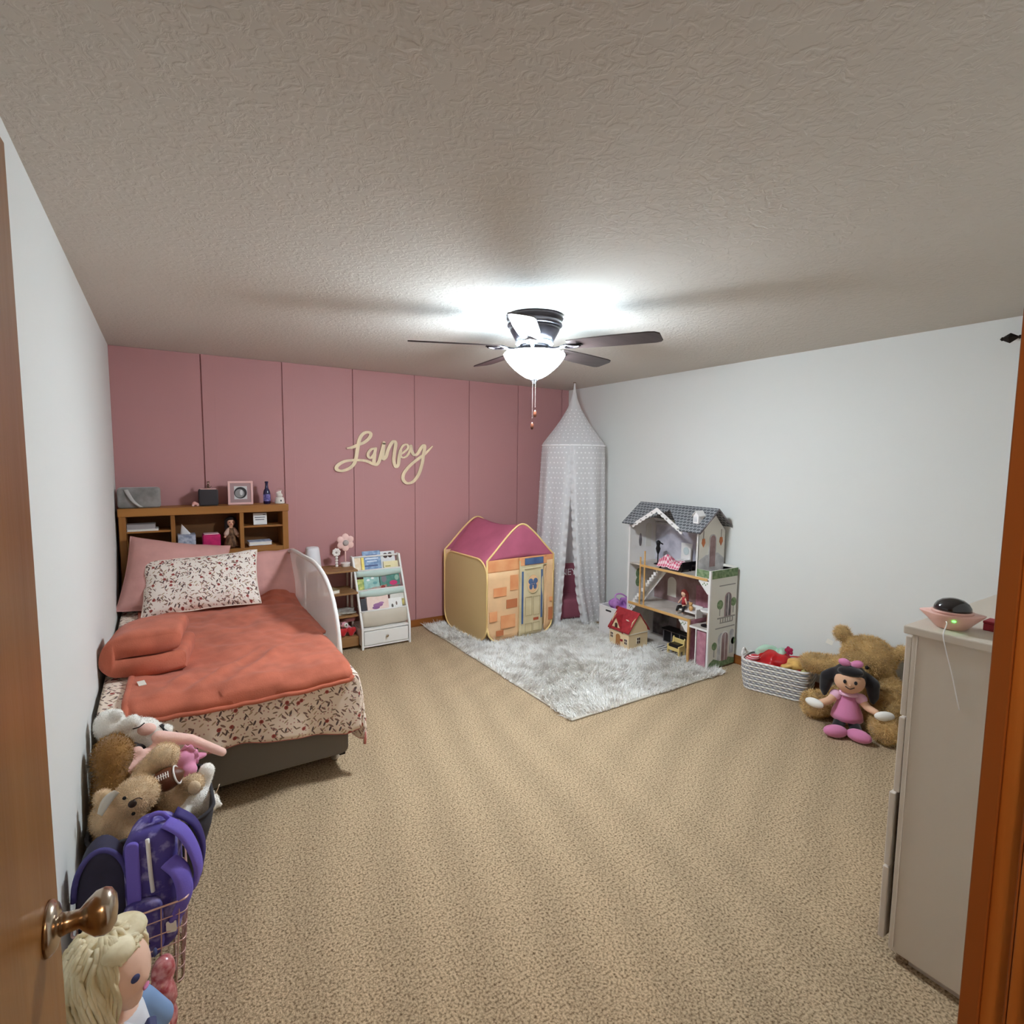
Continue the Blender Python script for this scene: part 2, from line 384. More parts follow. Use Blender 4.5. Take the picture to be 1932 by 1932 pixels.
# the hall behind the camera
struct(MB().bb(-1.1, 2.3, -1.7, .02, -.06, 0), 'floor_hall', 'hall_floor')
hw = MB().bb(-1.2, -1.1, -1.7, .03, 0, H).bb(2.3, 2.4, -1.7, .03, 0, H).bb(-1.2, 2.4, -1.8, -1.7, 0, H).bb(-1.1, -.1, -.02, .03, 0, H)
struct(hw, 'wall_hall', 'hall_paint')
struct(MB().bb(-1.2, 2.4, -1.8, .02, H, H+.06), 'ceiling_hall', 'white_paint')
hl = thing('hall_ceiling_lamp', 'round frosted ceiling lamp in the hall behind the doorway', 'lamp', (.32, -.50, H))
emit('warm_glass', (255, 206, 150), 2.0)
MB().lathe([(.02,-.09),(.08,-.085),(.13,-.06),(.15,-.025),(.15,0)], (.32,-.50,H), 24).build('glass_shade', MATS['warm_glass'], hl, smooth=True)
MB().lathe([(.158,-.02),(.162,-.01),(.162,0)], (.32,-.50,H), 24).build('rim', MATS['nickel'], hl)
pl = bpy.data.lights.new('hall_light', 'POINT'); pl.energy = HALL_W; pl.color = (1, .70, .42); pl.shadow_soft_size = .1
po = bpy.data.objects.new('hall_light', pl); COL.objects.link(po); po.location = (.32, -.50, H-.14)

# ================================================================== ceiling fan with its lamp
FX, FY = 2.075, 2.575
fan = thing('ceiling_fan', 'dark bronze ceiling fan with five blades and a lit white bowl', 'fan', (FX, FY, H))
mat('fan_bronze', (52, 46, 48), .32, .75, spec=.5); mat('fan_trim', (176, 180, 184), .35, .7)
wood('blade_wood', (74, 62, 60), (54, 44, 42), 'x', 12, .35)
MB().lathe([(.158,0),(.160,-.012),(.157,-.024),(.149,-.03),(.149,-.04),(.154,-.046),(.154,-.056),(.145,-.062)], (FX,FY,H), 40).build('ceiling_plate', MATS['fan_bronze'], fan, smooth=True)
MB().lathe([(.143,-.06),(.135,-.085),(.118,-.115),(.104,-.14)], (FX,FY,H), 40).build('motor_housing', MATS['fan_bronze'], fan, smooth=True)
dcr = MB().lathe([(.106,-.138),(.100,-.146),(.092,-.156),(.086,-.16)], (FX,FY,H), 40)
for k in range(20):
    a = 2*PI*k/20; dcr.ell((FX+.098*math.cos(a), FY+.098*math.sin(a), H-.149), (.010,.006,.007), (0,.6,a), 8, 6)
dcr.build('decorative_band', MATS['fan_trim'], fan, smooth=True)
MB().lathe([(.086,-.158),(.075,-.172),(.05,-.180),(.05,-.192)], (FX,FY,H), 32).build('switch_housing', MATS['fan_bronze'], fan, smooth=True)
BZ = H-.172
for k in range(5):
    a = math.radians(14+72*k); ca, sa = math.cos(a), math.sin(a); tl = math.radians(-11)
    Rm = Matrix.Translation((FX, FY, BZ))@Matrix.Rotation(a, 4, 'Z')
    pts = [(.20,-.052),(.30,-.062),(.45,-.068),(.64,-.068),(.672,-.062),(.695,-.040),(.697,.045),(.688,.060),(.66,.068),(.45,.068),(.30,.062),(.20,.052)]
    bm_ = MB().prism(pts, lambda p, q, d: Vector((p, q*math.cos(tl)-d*math.sin(tl), q*math.sin(tl)+d*math.cos(tl))), 0, .007).moved(Rm)
    bl = bm_.build('blade', MATS['blade_wood'], fan, bevel=.002)
    ar = MB().tube(catmull([(.07,0,.004),(.11,.0,-.012),(.15,0,-.010),(.19,0,.0)], 4), .009, 8)
    for s in (-1, 1): ar.tube(catmull([(.15,0,-.008),(.185,s*.030,-.006),(.225,s*.036,-.007),(.265,s*.006,-.006)], 4), .006, 6)
    ar.box((.235,0,-.004), (.08,.03,.005))
    ar.moved(Rm).build('blade_arm', MATS['fan_trim'] if k % 2 else MATS['fan_bronze'], bl, smooth=True)
MB().lathe([(.05,-.19),(.10,-.19),(.10,-.196),(.05,-.198)], (FX,FY,H), 32).build('light_fitter', MATS['fan_trim'], fan, smooth=True)
emit('bowl_glass', (232, 244, 255), BOWL_S)
bowl = [(.168,-.205),(.172,-.212),(.163,-.232),(.142,-.260),(.114,-.288),(.082,-.314),(.048,-.335),(.018,-.345)]
MB().lathe(bowl, (FX,FY,H), 40, capb=False).build('glass_bowl', MATS['bowl_glass'], fan, smooth=True)
mat('bowl_glow_shield', (240, 242, 244), .6)
MB().lathe([(max(.002, a-.003), b+.002) for a, b in bowl], (FX,FY,H), 40, capb=False).build('bowl_glow_shield', MATS['bowl_glow_shield'], fan, smooth=True)  # added inner shell without glow, keeps the bowl's emission off the ceiling
MB().lathe([(.004,-.372),(.010,-.366),(.012,-.358),(.020,-.350),(.026,-.343)], (FX,FY,H), 20).build('finial', MATS['fan_trim'], fan, smooth=True)
mat('chain_metal', (120, 112, 108), .6, .5); mat('fob_wood', (96, 52, 34), .4)
for dx, dy, zl in ((-.012,-.004,-.585),(.014,.006,-.515)):
    ch = MB()
    for k in range(int((-.36-zl)/.009)): ch.ell((FX+dx, FY+dy, H-.352-k*.009), .0022, None, 6, 4)
    co = ch.build('pull_chain', MATS['chain_metal'], fan, smooth=True)
    MB().lathe([(.003,-.040),(.0085,-.034),(.0095,-.02),(.006,-.006),(.003,0)], (FX+dx,FY+dy,H+zl), 12).build('fob', MATS['fob_wood'], co, smooth=True)
for k in range(3):                       # three bulbs inside the open-topped bowl
    a = math.radians(35+120*k); pl = bpy.data.lights.new('fan_bulb', 'POINT'); pl.energy = BULB_W/3; pl.color = (.62, .84, 1.0); pl.shadow_soft_size = .028
    po = bpy.data.objects.new('fan_bulb', pl); COL.objects.link(po); po.location = (FX+.085*math.cos(a), FY+.085*math.sin(a), H-.236)

# ================================================================== wooden script sign on the pink wall
mat('sign_wood', (246, 224, 188), .6, var=.08, vscale=20, stretch=(1, 1, .2))
SG = [[(1.695,1.738),(1.742,1.746),(1.79,1.768),(1.85,1.793),(1.899,1.836),(1.912,1.872),(1.888,1.886),(1.851,1.876),(1.821,1.845),(1.802,1.798),(1.789,1.732),(1.776,1.661),(1.757,1.602),(1.715,1.56),(1.656,1.537),(1.615,1.54),(1.598,1.56),(1.616,1.589),(1.669,1.619),(1.74,1.631),(1.812,1.632),(1.872,1.624),(1.927,1.6),(1.958,1.591)],
[(1.96,1.742),(1.916,1.732),(1.888,1.699),(1.885,1.669),(1.909,1.654),(1.94,1.687),(1.955,1.736),(1.943,1.669),(1.939,1.615),(1.958,1.591),(1.983,1.616),(2.002,1.67),(2.025,1.749),(2.035,1.792)],
[(2.035,1.792),(2.028,1.725),(2.024,1.646),(2.053,1.665),(2.072,1.726),(2.105,1.788),(2.131,1.81),(2.15,1.789),(2.136,1.703),(2.129,1.629),(2.148,1.574),(2.171,1.592),(2.181,1.654),(2.195,1.722)],
[(2.197,1.690),(2.235,1.716),(2.270,1.752),(2.260,1.784),(2.222,1.772),(2.195,1.728),(2.193,1.685),(2.218,1.660),(2.258,1.676),(2.287,1.722),(2.3,1.768)],
[(2.3,1.768),(2.307,1.724),(2.333,1.687),(2.367,1.7),(2.401,1.751),(2.429,1.78),(2.441,1.765),(2.428,1.695),(2.414,1.606),(2.379,1.505),(2.325,1.436),(2.264,1.417),(2.222,1.449),(2.225,1.505),(2.272,1.568),(2.346,1.631),(2.421,1.682),(2.483,1.734),(2.522,1.773)]]
sm = MB()
for si, st in enumerate(SG):
    P = catmull([(a, 0, b) for a, b in st], 5); n = len(P); y0 = D-.020-.0003*si; y1 = y0-.012
    Lf, Rt = [], []
    for i in range(n):
        t = (P[min(n-1, i+1)]-P[max(0, i-1)]).normalized(); nn = Vector((-t.z, 0, t.x))
        w = .0105+.006*abs(t.z); 
        if si == 3: w *= .70
        if si == 1 and i < 34: w *= .82
        if i < 4 and si == 0: w *= .45+.14*i
        if si == 4 and i > n-9: w *= .35+.075*(n-1-i)
        Lf.append(P[i]+nn*w); Rt.append(P[i]-nn*w)
    for i in range(n-1):
        a, b, c, d = Lf[i], Lf[i+1], Rt[i+1], Rt[i]; z = .0
        q = [Vector((p.x, y, p.z)) for y in (y0, y1+.00002*i) for p in (a, b, c, d)]
        sm.add(q, [(0,1,2,3),(7,6,5,4),(0,4,5,1),(2,6,7,3)])
    for e in (0, n-1):
        t = P[e]; w = (Lf[e]-Rt[e]).length/2
        sm.lathe([(w, 0), (w, .012)], (t.x, y0, t.z), 14, (PI/2, 0, 0))
solo(sm, 'name_sign', 'sign_wood', 'pale wooden cursive name sign mounted on the pink wall', 'sign')

# ================================================================== curtain rod on the right wall, its diamond finial in view
cr = thing('curtain_rod', 'dark metal curtain rod with diamond finial high on the right wall', 'curtain rod', (W-.05, .75, 2.31))
mat('rod_metal', (38, 28, 22), .45, .6)
MB().tube([(W-.06, .35, 2.32), (W-.06, 1.06, 2.32)], .009, 10).build('rod', MATS['rod_metal'], cr, smooth=True)
MB().lathe([(.009,0),(.012,.006),(.007,.012),(.028,.045),(.010,.075),(.012,.080),(.002,.088)], (W-.06, 1.055, 2.32), 4, (-PI/2, 0, 0)).build('finial', MATS['rod_metal'], cr, bevel=.003)
MB().bb(W-.07, W, .98, 1.0, 2.30, 2.325).bb(W-.006, W, .97, 1.01, 2.26, 2.36).build('bracket', MATS['rod_metal'], cr, bevel=.002)
# ================================================================== bookcase headboard
wood('oak', (172, 118, 58), (140, 90, 40), 'x', 9); wood('oak_up', (172, 118, 58), (140, 90, 40), 'z', 9); mat('oak_back', (118, 76, 36), .6, var=.15, vscale=7, stretch=(.3, 1, 2))
HY0, HY1 = 4.715, 4.94
hb = thing('bookcase_headboard', 'oak bookcase headboard with cubbies at the head of the bed', 'headboard', (.58, 4.83, 0))
MB().bb(.016, 1.148, HY0-.008, HY1, 1.215, 1.272).build('top_board', MATS['oak'], hb, bevel=.004)
for a, b in ((.02, .062), (1.10, 1.144)): MB().bb(a, b, HY0, HY1, 0, 1.215).build('side_board', MATS['oak_up'], hb, bevel=.003)
for a in (.345, .803): MB().bb(a-.014, a+.014, HY0+.006, HY1-.012, .935, 1.215).build('divider', MATS['oak_up'], hb, bevel=.002)
MB().bb(.062, .331, HY0+.012, HY1-.012, 1.093, 1.107).build('shelf', MATS['oak'], hb, bevel=.002)
MB().bb(.817, 1.10, HY0+.012, HY1-.012, 1.093, 1.107).build('shelf', MATS['oak'], hb, bevel=.002)
MB().bb(.062, 1.10, HY0+.004, HY1-.012, .915, .935).build('shelf', MATS['oak'], hb, bevel=.002)
MB().bb(.062, 1.10, HY0+.002, HY0+.02, .86, .915).build('apron', MATS['oak'], hb, bevel=.002)
MB().bb(.062, 1.10, HY1-.012, HY1, .1, 1.215).build('back_panel', MATS['oak_back'], hb)
MB().bb(.062, 1.10, HY0+.03, HY0+.045, .1, .86).build('front_panel', MATS['oak'], hb)

# ---- things on and in the headboard
HT = 1.272
mat('grey_velvet', (150, 146, 142), .85, var=.2, vscale=14, sheen=.4)
mat('grey_satin', (188, 184, 180), .5)
pc = thing('fabric_pouch', 'grey fabric pouch with a satin strap on the headboard, at the wall', 'pouch', (.145, 4.82, HT))
MB().prism(rrect(.016, .277, HT+.001, HT+.148, .022), lambda a, b, d: (a, d, b), 4.76, 4.86).build('body', MATS['grey_velvet'], pc, bevel=.012, smooth=True, seg=3)
sp = MB()
pth = catmull([(.070, 4.758, HT+.135), (.085, 4.748, HT+.10), (.105, 4.744, HT+.06), (.130, 4.742, HT+.03), (.155, 4.745, HT+.008)], 5)
sp.grid(lambda a, b: pth[int(b*20)]+Vector(((a-.5)*.026, -.004*math.sin(PI*a), 0)), 4, 20).build('strap', MATS['grey_satin'], pc, smooth=True, solid=.002)
mat('speaker_mesh', (64, 60, 62), .9, bump=.6, bscale=400); mat('rose_plastic', (222, 178, 172), .4)
spk = thing('cube_speaker', 'charcoal cube speaker with a pink top on the headboard', 'speaker', (.587, 4.83, HT))
MB().bb(.522, .652, 4.77, 4.89, HT, HT+.125).build('body', MATS['speaker_mesh'], spk, bevel=.012, seg=3)
MB().bb(.534, .640, 4.782, 4.878, HT+.125, HT+.130).build('top_panel', MATS['rose_plastic'], spk, bevel=.002)
mat('figure_brown', (92, 58, 44), .5); mat('figure_pale', (226, 196, 176), .5)
fg = thing('figurine', 'tiny brown cat-like figurine standing on the charcoal cube speaker', 'figurine', (.587, 4.81, HT+.130))
remeshed(MB().ell((.587,4.81,HT+.150),(.010,.009,.018)).ell((.588,4.808,HT+.176),.010).cap((.581,4.808,HT+.182),(.579,4.808,HT+.191),.003,.002).cap((.594,4.808,HT+.182),(.596,4.808,HT+.191),.003,.002).ell((.58,4.803,HT+.136),(.006,.009,.005)).ell((.594,4.803,HT+.136),(.006,.009,.005)).cap((.60,4.815,HT+.138),(.611,4.815,HT+.150),.003), 'body', MATS['figure_brown'], fg, .003, 2)
MB().ell((.588,4.800,HT+.173),(.005,.003,.004)).build('face', MATS['figure_pale'], fg, smooth=True)
MB().lathe([(.016,0),(.016,.004)], (.587,4.81,HT+.130), 16).build('base', MATS['figure_pale'], fg)
mat('toy_pink', (238, 176, 164), .6)
tp = thing('toy_car', 'small pink rounded toy beside the charcoal cube speaker', 'toy', (.497, 4.79, HT))
remeshed(MB().ell((.497,4.79,HT+.016),(.026,.014,.012)).ell((.492,4.79,HT+.026),(.014,.012,.009)), 'body', MATS['toy_pink'], tp, .004, 3)
for dx in (-.016, .016):
    for dy in (-.012, .012): MB().lathe([(.008,-.003),(.008,.003)], (.497+dx, 4.79+dy, HT+.008), 12, (PI/2,0,0)).build('wheel', MATS['rose_plastic'], tp)
# photo frame
mat('frame_pink', (232, 186, 180), .5); mat('frame_mat', (170, 140, 140), .8); mat('photo_grey', (206, 204, 204), .5); mat('photo_dark', (44, 42, 44), .6); mat('photo_mid', (142, 140, 140), .6)
fr = thing('photo_frame', 'square pink photo frame standing on the headboard', 'photo frame', (.811, 4.83, HT))
fm = MB(); x0, x1, z0, z1, y = .722, .902, HT, HT+.185, 4.82
fm.bb(x0, x1, y, y+.014, z0, z0+.016).bb(x0, x1, y, y+.014, z1-.016, z1).bb(x0, x0+.016, y, y+.014, z0+.016, z1-.016).bb(x1-.016, x1, y, y+.014, z0+.016, z1-.016)
fm.build('frame', MATS['frame_pink'], fr, bevel=.002)
MB().bb(x0+.016, x1-.016, y+.006, y+.012, z0+.016, z1-.016).build('mount', MATS['frame_mat'], fr)
MB().bb(x0+.045, x1-.042, y+.004, y+.0062, z0+.042, z1-.04).build('print', MATS['photo_grey'], fr)
MB().lathe([(.046,0),(.046,.001)], (.812, y+.0032, z0+.093), 24, (PI/2,0,0)).build('vignette', MATS['photo_dark'], fr)
MB().lathe([(.034,0),(.034,.001)], (.806, y+.0020, z0+.088), 24, (PI/2,0,0)).build('portrait', MATS['photo_mid'], fr)
MB().ell((.818, y+.001, z0+.094), (.011,.0008,.022)).build('portrait', MATS['photo_grey'], fr)
MB().box((.81, 4.865, HT+.065), (.04, .006, .14), (.45, 0, 0)).build('easel_back', MATS['photo_dark'], fr)
# bottle
mat('blue_glass', (26, 22, 62), .15, spec=.6); mat('bottle_label', (150, 140, 200), .6, c2=(60, 54, 120), vscale=60)
bo = thing('glass_bottle', 'dark blue glass bottle with a label on the headboard', 'bottle', (1.004, 4.82, HT))
MB().lathe([(.024,0),(.027,.004),(.027,.085),(.024,.105),(.014,.125),(.011,.150),(.011,.166),(.013,.168),(.013,.178)], (1.004,4.82,HT), 20).build('glass', MATS['blue_glass'], bo, smooth=True)
MB().lathe([(.0275,.022),(.0275,.078)], (1.004,4.82,HT), 20, capb=False, capt=False).build('label', MATS['bottle_label'], bo, smooth=True)
MB().lathe([(.0138,.170),(.0138,.180),(.010,.182)], (1.004,4.82,HT), 16).build('crown_cap', MATS['blue_glass'], bo)
# snow globe
mat('white_glaze', (232, 224, 214), .3); 
def glass_mat(name, tint=(255,255,255), rough=.03, tr=.9):
    m = bpy.data.materials.new(name); m.use_nodes = True; N, L = nodes(m)
    t = N.new('ShaderNodeBsdfTransparent'); g = N.new('ShaderNodeBsdfGlossy'); g.inputs['Roughness'].default_value = rough; t.inputs[0].default_value = lin(tint)
    mx = N.new('ShaderNodeMixShader'); mx.inputs[0].default_value = 1-tr; L.new(t.outputs[0], mx.inputs[1]); L.new(g.outputs[0], mx.inputs[2]); L.new(mx.outputs[0], N['Material Output'].inputs[0]); MATS[name] = m
glass_mat('clear_glass')
sg = thing('snow_globe', 'small snow globe with a white base on the headboard end', 'snow globe', (1.10, 4.82, HT))
MB().lathe([(.036,0),(.038,.004),(.036,.02),(.032,.046),(.028,.050)], (1.10,4.82,HT), 24).build('base', MATS['white_glaze'], sg, smooth=True)
MB().ell((1.10,4.82,HT+.086), .040, None, 24, 14).build('glass_dome', MATS['clear_glass'], sg, smooth=True)
remeshed(MB().ell((1.10,4.82,HT+.066),(.026,.022,.018)).ell((1.098,4.815,HT+.090),(.016,.014,.014)).ell((1.082,4.81,HT+.086),(.010,.009,.008)).cap((1.108,4.82,HT+.10),(1.118,4.82,HT+.108),.004,.003), 'figure', MATS['white_glaze'], sg, .004, 3)
MB().box((1.105,4.785,HT+.024), (.010,.003,.014)).build('emblem', MATS['photo_dark'], sg)
# books and boxes in the cubbies
mat('paper', (226, 222, 210), .8); mat('grey_cover', (164, 158, 156), .6); mat('white_cover', (232, 230, 226), .5)
def flat_book(name, label, cx, cy, z, w, d, t, m, rz=0, group=None, cat='book', pages='paper'):
    b = thing(name, label, cat, (cx, cy, z), rz, group)
    g = .0025
    MB().bb(-w/2, w/2, -d/2, d/2, 0, g).build('cover', m, b, world=False)
    MB().bb(-w/2, w/2, -d/2, d/2, t-g, t).build('cover', m, b, world=False)
    MB().bb(-w/2, w/2, d/2-g, d/2, g, t-g).build('spine', m, b, world=False)
    MB().bb(-w/2+.003, w/2-.003, -d/2+.003, d/2-g, g, t-g).build('pages', MATS[pages], b, world=False)
    return b
flat_book('book', 'white thin book under a grey book in the left cubby', .160, 4.80, 1.107, .190, .14, .014, MATS['white_cover'])
flat_book('book', 'thick grey book lying in the upper left cubby', .150, 4.80, 1.1215, .175, .13, .034, MATS['grey_cover'], pages='grey_cover')
flat_book('book', 'cream booklet lying in the lower left cubby', .285, 4.79, .935, .09, .12, .024, MATS['white_cover'])
mat('tissue_print', (196, 200, 210), .7, c2=(134, 142, 164), vscale=45); mat('tissue', (240, 240, 240), .9)
tb = thing('tissue_box', 'blue-grey patterned tissue box with a tissue pulled out', 'tissue box', (.43, 4.80, .935))
MB().bb(.372, .488, 4.745, 4.86, .935, 1.062).build('box', MATS['tissue_print'], tb, bevel=.002)
tm = MB(); tm.grid(lambda a, b: (.43-.03*b+.030*(1-b)*math.cos(5*a+.5)+.012*(1-b)*math.sin(9*a), 4.80+.022*(1-b)*math.sin(5*a), 1.058+.062*b+.014*math.sin(7*a)*(1-b)+.02*a*b), 14, 6)
tm.build('tissue', MATS['tissue'], tb, smooth=True, solid=.0015)
mat('hot_pink', (206, 36, 104), .6, var=.12, vscale=20); mat('pale_pink', (240, 196, 204), .5)
pk = thing('cube_box', 'hot pink cube box beside the tissue box', 'box', (.594, 4.80, .935))
MB().bb(.534, .654, 4.74, 4.86, .935, 1.052).build('body', MATS['hot_pink'], pk, bevel=.008, seg=3)
MB().bb(.544, .644, 4.75, 4.85, 1.052, 1.058).build('lid', MATS['pale_pink'], pk, bevel=.002)
# doll in the cubby
mat('doll_skin', (222, 170, 140), .6); mat('dark_hair', (34, 22, 18), .8); mat('doll_dress', (78, 52, 36), .8, c2=(150, 112, 80), vscale=50, stretch=(1,1,.4)); mat('doll_sleeve', (214, 184, 164), .8)
dd = thing('small_doll', 'dark-haired little doll in a brown dress in the middle cubby', 'doll', (.735, 4.81, .935))
remeshed(MB().ell((.735,4.81,1.135),(.030,.026,.034)).cap((.735,4.81,1.06),(.735,4.81,1.11),.018,.012).cap((.735,4.81,.96),(.735,4.81,1.06),.026,.022).cap((.752,4.81,1.08),(.782,4.80,1.02),.012,.010).cap((.718,4.81,1.08),(.688,4.80,1.02),.012,.010).cap((.722,4.805,.95),(.722,4.79,.942),.010).cap((.748,4.805,.95),(.748,4.79,.942),.010), 'body', MATS['doll_skin'], dd, .006, 3)
MB().lathe([(.058,0),(.052,.03),(.036,.075),(.024,.10),(.026,.125),(.020,.145)], (.735,4.81,.945), 18).build('dress', MATS['doll_dress'], dd, smooth=True)
MB().cap((.753,4.808,1.078),(.772,4.80,1.045),.0155,.017).build('sleeve', MATS['doll_sleeve'], dd, smooth=True)
MB().cap((.717,4.808,1.078),(.698,4.80,1.045),.0155,.017).build('sleeve', MATS['doll_sleeve'], dd, smooth=True)
remeshed(MB().ell((.735,4.822,1.148),(.038,.030,.036)).cap((.704,4.818,1.15),(.698,4.815,1.07),.015,.011).cap((.766,4.818,1.15),(.772,4.815,1.07),.015,.011).ell((.735,4.80,1.165),(.026,.016,.014)), 'hair', MATS['dark_hair'], dd, .006, 3)
for s in (-1,1): MB().ell((.735+s*.011,4.7855,1.137),(.0035,.002,.0045)).build('eye', MATS['dark_hair'], dd)
MB().ell((.735,4.7845,1.122),(.006,.002,.0022)).build('mouth', MATS['hot_pink'], dd)
# card with writing-like lines, tray, box
ca = thing('note_card', 'white printed card leaning in the upper right cubby', 'card', (.943, 4.78, 1.107))
MB().box((.943, 4.785, 1.1545), (.100, .008, .092), (-.12, 0, 0)).build('card', MATS['white_cover'], ca, bevel=.001)
mat('ink', (60, 60, 70), .7)
for k, (xa, xb, zz) in enumerate(((-.04,.036,.012),(-.036,.03,-.006),(-.04,-.02,-.03),(.02,.04,.034))):
    MB().box((.943+(xa+xb)/2, 4.7795+.001*(-zz)*60*.02, 1.1545+zz), (xb-xa, .0012, .005), (-.12, 0, 0)).build('printed_line', MATS['ink'], ca)
mat('pale_blue_cover', (206, 214, 228), .5, c2=(150, 164, 196), vscale=40)
flat_book('book', 'wooden-edged board lying at the bottom of the right cubby', .95, 4.80, .935, .20, .15, .012, MATS['oak'], 0, None, 'board', 'oak')
flat_book('book', 'white and blue box-like book lying in the lower right cubby', .935, 4.80, .9475, .17, .13, .030, MATS['pale_blue_cover'])

# ================================================================== the bed
YF = 2.765; YH = 4.70; XL, XR = .035, 1.085; ZT = .545      # foot, head, sides, mattress top
bed = thing('bed', 'twin bed with grey box spring on a metal frame along the left wall', 'bed', (.56, 3.75, 0))
mat('boxspring', (112, 106, 98), .9, bump=.2, bscale=200); mat('mattress_white', (222, 216, 206), .9); mat('frame_black', (30, 26, 26), .5); mat('caster', (196, 188, 176), .4)
MB().prism(rrect(XL+.01, XR-.01, YF+.02, YH, .06, 6), lambda a, b, d: (a, b, d), .095, .31).build('box_spring', MATS['boxspring'], bed, bevel=.012, seg=3)
MB().prism(rrect(XL+.005, XR-.005, YF+.012, YH, .08, 6), lambda a, b, d: (a, b, d), .31, ZT-.006).build('mattress', MATS['mattress_white'], bed, bevel=.03, seg=4, smooth=True)
MB().bb(XL+.02, XR-.02, YF+.14, YF+.17, .07, .095).bb(XL+.03, XL+.06, YF+.06, YH, .07, .095).bb(XR-.06, XR-.03, YF+.06, YH, .07, .095).build('bed_frame', MATS['frame_black'], bed)
for x, y in ((XR-.06, YF+.16), (XL+.1, YF+.16), (XR-.06, YH-.1), (XL+.1, YH-.1)):
    lg = MB().bb(x-.018, x+.018, y-.018, y+.018, .05, .12).bb(x-.012, x+.05, y-.022, y-.014, .085, .135).build('leg', MATS['frame_black'], bed, bevel=.003)
    MB().lathe([(.010,-.014),(.024,-.014),(.026,-.006),(.026,.006),(.024,.014),(.010,.014)], (x, y, .027), 18, (0, PI/2, .4)).build('caster_wheel', MATS['caster'], lg, smooth=True)
def drape(d, r=.05):
    """distance past an edge -> (how far out, how far down)"""
    if d <= 0: return d, 0.0
    if d < r*PI/2: return r*math.sin(d/r), r*(1-math.cos(d/r))
    return r+.02*(d-r*PI/2), r+(d-r*PI/2)
def bedpt(x, y, lift=0, xr=XR-.045, yf=YF+.045, wr=0):
    """a cloth point: flat coordinates (x, y) wrapped over the foot and right edges"""
    ox, dx = drape(x-xr); oy, dy = drape(yf-y)
    dz = max(dx, dy) if min(dx, dy) < .02 else (dx**3+dy**3)**(1/3)
    px = xr+ox if x > xr else x; py = yf-oy if y < yf else y
    if dx > .02 and dy > .02:
        k = min(dx, dy); px += k*.16; py -= k*.05
    hang = min(1, dz*6); z = ZT+lift*(1 if dz < .05 else .4)-dz
    px += (lift if dx > .02 else 0); py -= (lift if dy > .02 else 0)
    if wr:
        nz = noise.noise((x*5, y*4, lift*9)); n2 = noise.noise((x*14+y*5, y*9-x*6, 2+lift*9))
        z += (1-hang)*wr*(.012*nz+.006*n2+.006)
        if dy > .02: py -= hang*wr*(.018*math.sin(x*19+2*noise.noise((x*4, 1, 0)))+.01*nz)*min(1, dy*4)
        if dx > .02: px += hang*wr*(.016*math.sin(y*17+2*noise.noise((y*4, 3, 0))))*min(1, dx*4)
    return Vector((max(px, .012), py, z))
floral('quilt_print', (236, 218, 200)); floral('pillow_print', (242, 232, 220))
mat('quilt_binding', (196, 120, 112), .85)
def qlen(x): return .30-.03*math.sin(x*4)+.07*max(0, x-.75)+.03*(1-min(1, x/.3))    # how far the quilt hangs at the foot
qv0 = 4.55; qm = MB()
def qpt(a, b):
    x = .02+a*(XR-.045+.40-.02); yend = YF+.045-qlen(min(x, 1.04))-.0
    if x > XR-.045: yend += .10*min(1, (x-XR+.045)/.4)
    y = qv0+(yend-qv0)*b
    return bedpt(x, y, .012, wr=1.0), (x, y)
qm.grid(lambda a, b: qpt(a, b)[0], 96, 110, lambda a, b: qpt(a, b)[1])
ql = thing('quilt', 'cream floral quilt hanging over the foot and side of the bed', 'quilt', (.56, 3.6, ZT))
qo = qm.build('cloth', MATS['quilt_print'], ql, smooth=True, solid=.014)
edge = [qpt(k/140, 1)[0] for k in range(141)]
MB().tube(edge, .0075, 6).build('binding', MATS['quilt_binding'], ql, smooth=True)
MB().tube([qpt(1, k/120)[0] for k in range(121)], .0075, 6).build('binding', MATS['quilt_binding'], ql, smooth=True)
# coral fleece blanket
mat('coral_fleece', (198, 112, 88), .95, var=.10, vscale=10, sheen=.12, bump=.35, bscale=160, spec=.05, bdist=.003)
bm_ = MB()
def bpt(a, b):
    xl = .115+.04*b*(1-b)*4*.4-.01*b; xr_ = 1.105-.03*b
    x = xl+(xr_-xl)*a; yb = 4.44+.10*max(0, a-.6)*2.5; yf = 2.735-.02*math.sin(a*3); y = yb+(yf-yb)*b
    p = bedpt(x, y, .030, wr=1.5)
    fold = .022*math.exp(-((x-.45-(y-2.9)*.8)/.03)**2)*math.exp(-((y-3.0)/.18)**2)+.020*math.exp(-((x-.60-(y-2.9)*.75)/.03)**2)*math.exp(-((y-3.05)/.2)**2)+.016*math.exp(-((x-.3-(y-2.9)*.5)/.04)**2)*math.exp(-((y-2.95)/.12)**2)
    hp = .10*math.exp(-((x-.98)/.14)**2)*max(0, min(1, (y-4.18)/.3))
    p.z += fold+hp+.004*math.sin(y*60+x*15)*math.exp(-((x-.9)/.15)**2)*max(0, min(1, (y-4.1)/.15))
    return p
bm_.grid(bpt, 90, 110)
bk = thing('fleece_blanket', 'coral fleece blanket spread over the bed', 'blanket', (.6, 3.55, ZT))
bm_.build('cloth', MATS['coral_fleece'], bk, smooth=True, solid=.016)
hem = MB().tube([bpt(k/80, 1)+Vector((0,0,.004)) for k in range(81)], .017, 8, flat=.8).build('hem', MATS['coral_fleece'], bk, smooth=True)
MB().tube([bpt(0, .45+.55*k/50)+Vector((.01,0,.003)) for k in range(51)], .014, 8, flat=.7).build('hem', MATS['coral_fleece'], bk, smooth=True)
tg = bpt(.06, .86); MB().box((tg.x, tg.y, tg.z+.014), (.03, .05, .002), (.1, 0, .2)).build('care_tag', MATS['paper'], bk)
